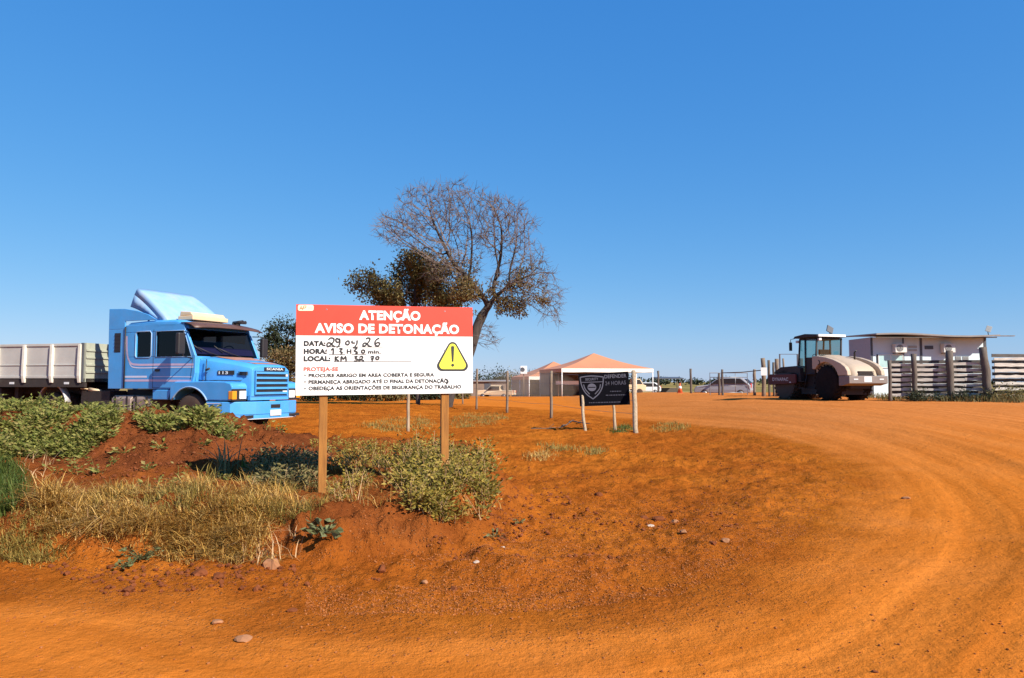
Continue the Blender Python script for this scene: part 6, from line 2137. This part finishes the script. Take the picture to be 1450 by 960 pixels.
def gravel(name, P, size, mat, seed):
    r = np.random.default_rng(seed)
    base = [rock_mesh(900 + i, .7, 1) for i in range(6)]
    parts = []
    for i, (V, T) in enumerate(base):
        Q = P[i::6]; n = len(Q)
        if n == 0: continue
        s = size[0] * (size[1] / size[0]) ** (r.uniform(0, 1, n) ** 2.2)
        a = r.uniform(0, 6.28, n); ca, sa = np.cos(a), np.sin(a)
        W = V[None] * s[:, None, None]
        X = W[..., 0] * ca[:, None] - W[..., 1] * sa[:, None]; Yv = W[..., 0] * sa[:, None] + W[..., 1] * ca[:, None]
        W = np.stack([X, Yv, W[..., 2]], -1) + Q[:, None] + np.array([0, 0, 1.]) * (s * .3)[:, None, None]
        parts.append((W.reshape(-1, 3), (T[None] + (np.arange(n) * len(V))[:, None, None]).reshape(-1, 3)))
    V, T = join(parts)
    return tag(mesh_np(name, V, T, mat), kind='stuff')
r_ = np.random.default_rng(31)
P = px_poly_points([(440, 790), (560, 800), (700, 770), (850, 690), (980, 690), (1120, 660), (1200, 690), (1140, 760), (960, 840), (700, 870), (430, 870)], 17000, r_)
P = patchy(P, .8, 71, -.34)
M['gravel'] = leaf_mat('red_gravel', [(0.16, 0.045, 0.012), (0.30, 0.09, 0.018), (0.36, 0.13, 0.04), (0.22, 0.065, 0.014), (0.38, 0.11, 0.018)], 0, .95)
gravel('verge_gravel', P, (.004, .012), M['gravel'], 1)
P = np.concatenate([px_poly_points([(0, 800), (400, 830), (900, 850), (1200, 740), (1250, 620), (1450, 600), (1450, 960), (0, 960)], 1000, r_), px_poly_points([(700, 640), (1000, 610), (1200, 640), (1100, 700), (800, 700), (710, 690)], 1300, r_), px_poly_points([(480, 720), (760, 700), (900, 720), (760, 800), (500, 800)], 900, r_)])
gravel('scattered_pebbles', P, (.004, .014), M['gravel'], 2)
P = px_poly_points([(100, 640), (180, 595), (320, 600), (420, 625), (430, 660), (300, 690), (80, 690)], 1500, r_)
gravel('mound_clods', P, (.008, .035), M['clod'], 3)
P = np.concatenate([px_poly_points([(60, 800), (420, 805), (440, 835), (150, 845)], 500, r_), px_poly_points([(690, 690), (800, 690), (860, 740), (700, 770)], 500, r_)])
gravel('bank_clods', P, (.006, .035), M['clod'], 4)
P = patchy(px_poly_points([(700, 650), (900, 630), (1100, 650), (1080, 720), (980, 790), (700, 800), (480, 830), (460, 800), (690, 740)], 3200, r_), 1.4, 93, .06)
gravel('field_clods', P, (.007, .030), M['clod'], 5)

# ------------------------------------------------------------------ dust hanging in front of the tents
def dust_cloud():
    m = bpy.data.materials.new('road_dust'); m.use_nodes = True
    nt = m.node_tree; nt.nodes.clear()
    o_ = nt.nodes.new('ShaderNodeOutputMaterial'); v = nt.nodes.new('ShaderNodeVolumePrincipled')
    v.inputs['Color'].default_value = (0.80, 0.55, 0.38, 1)
    v.inputs['Density'].default_value = .03
    nt.links.new(v.outputs[0], o_.inputs['Volume'])
    bm = bmesh.new(); bmesh.ops.create_icosphere(bm, subdivisions=3, radius=1)
    for q in bm.verts:
        k = 1 + .35 * float(fbm(np.array([q.co.x * 1.5]), np.array([q.co.y * 1.5 + q.co.z]), 1.2, 3, 5)[0])
        q.co = Vector((q.co.x * 5.5 * k, q.co.y * 7 * k, max(q.co.z, -.4) * 2.2 * k))
    me = bpy.data.meshes.new('dust_cloud'); bm.to_mesh(me); bm.free(); me.materials.append(m)
    o = bpy.data.objects.new('dust_cloud', me); COL.objects.link(o); o.location = (2.2, 84, .9)
    tag(o, kind='stuff')
dust_cloud()
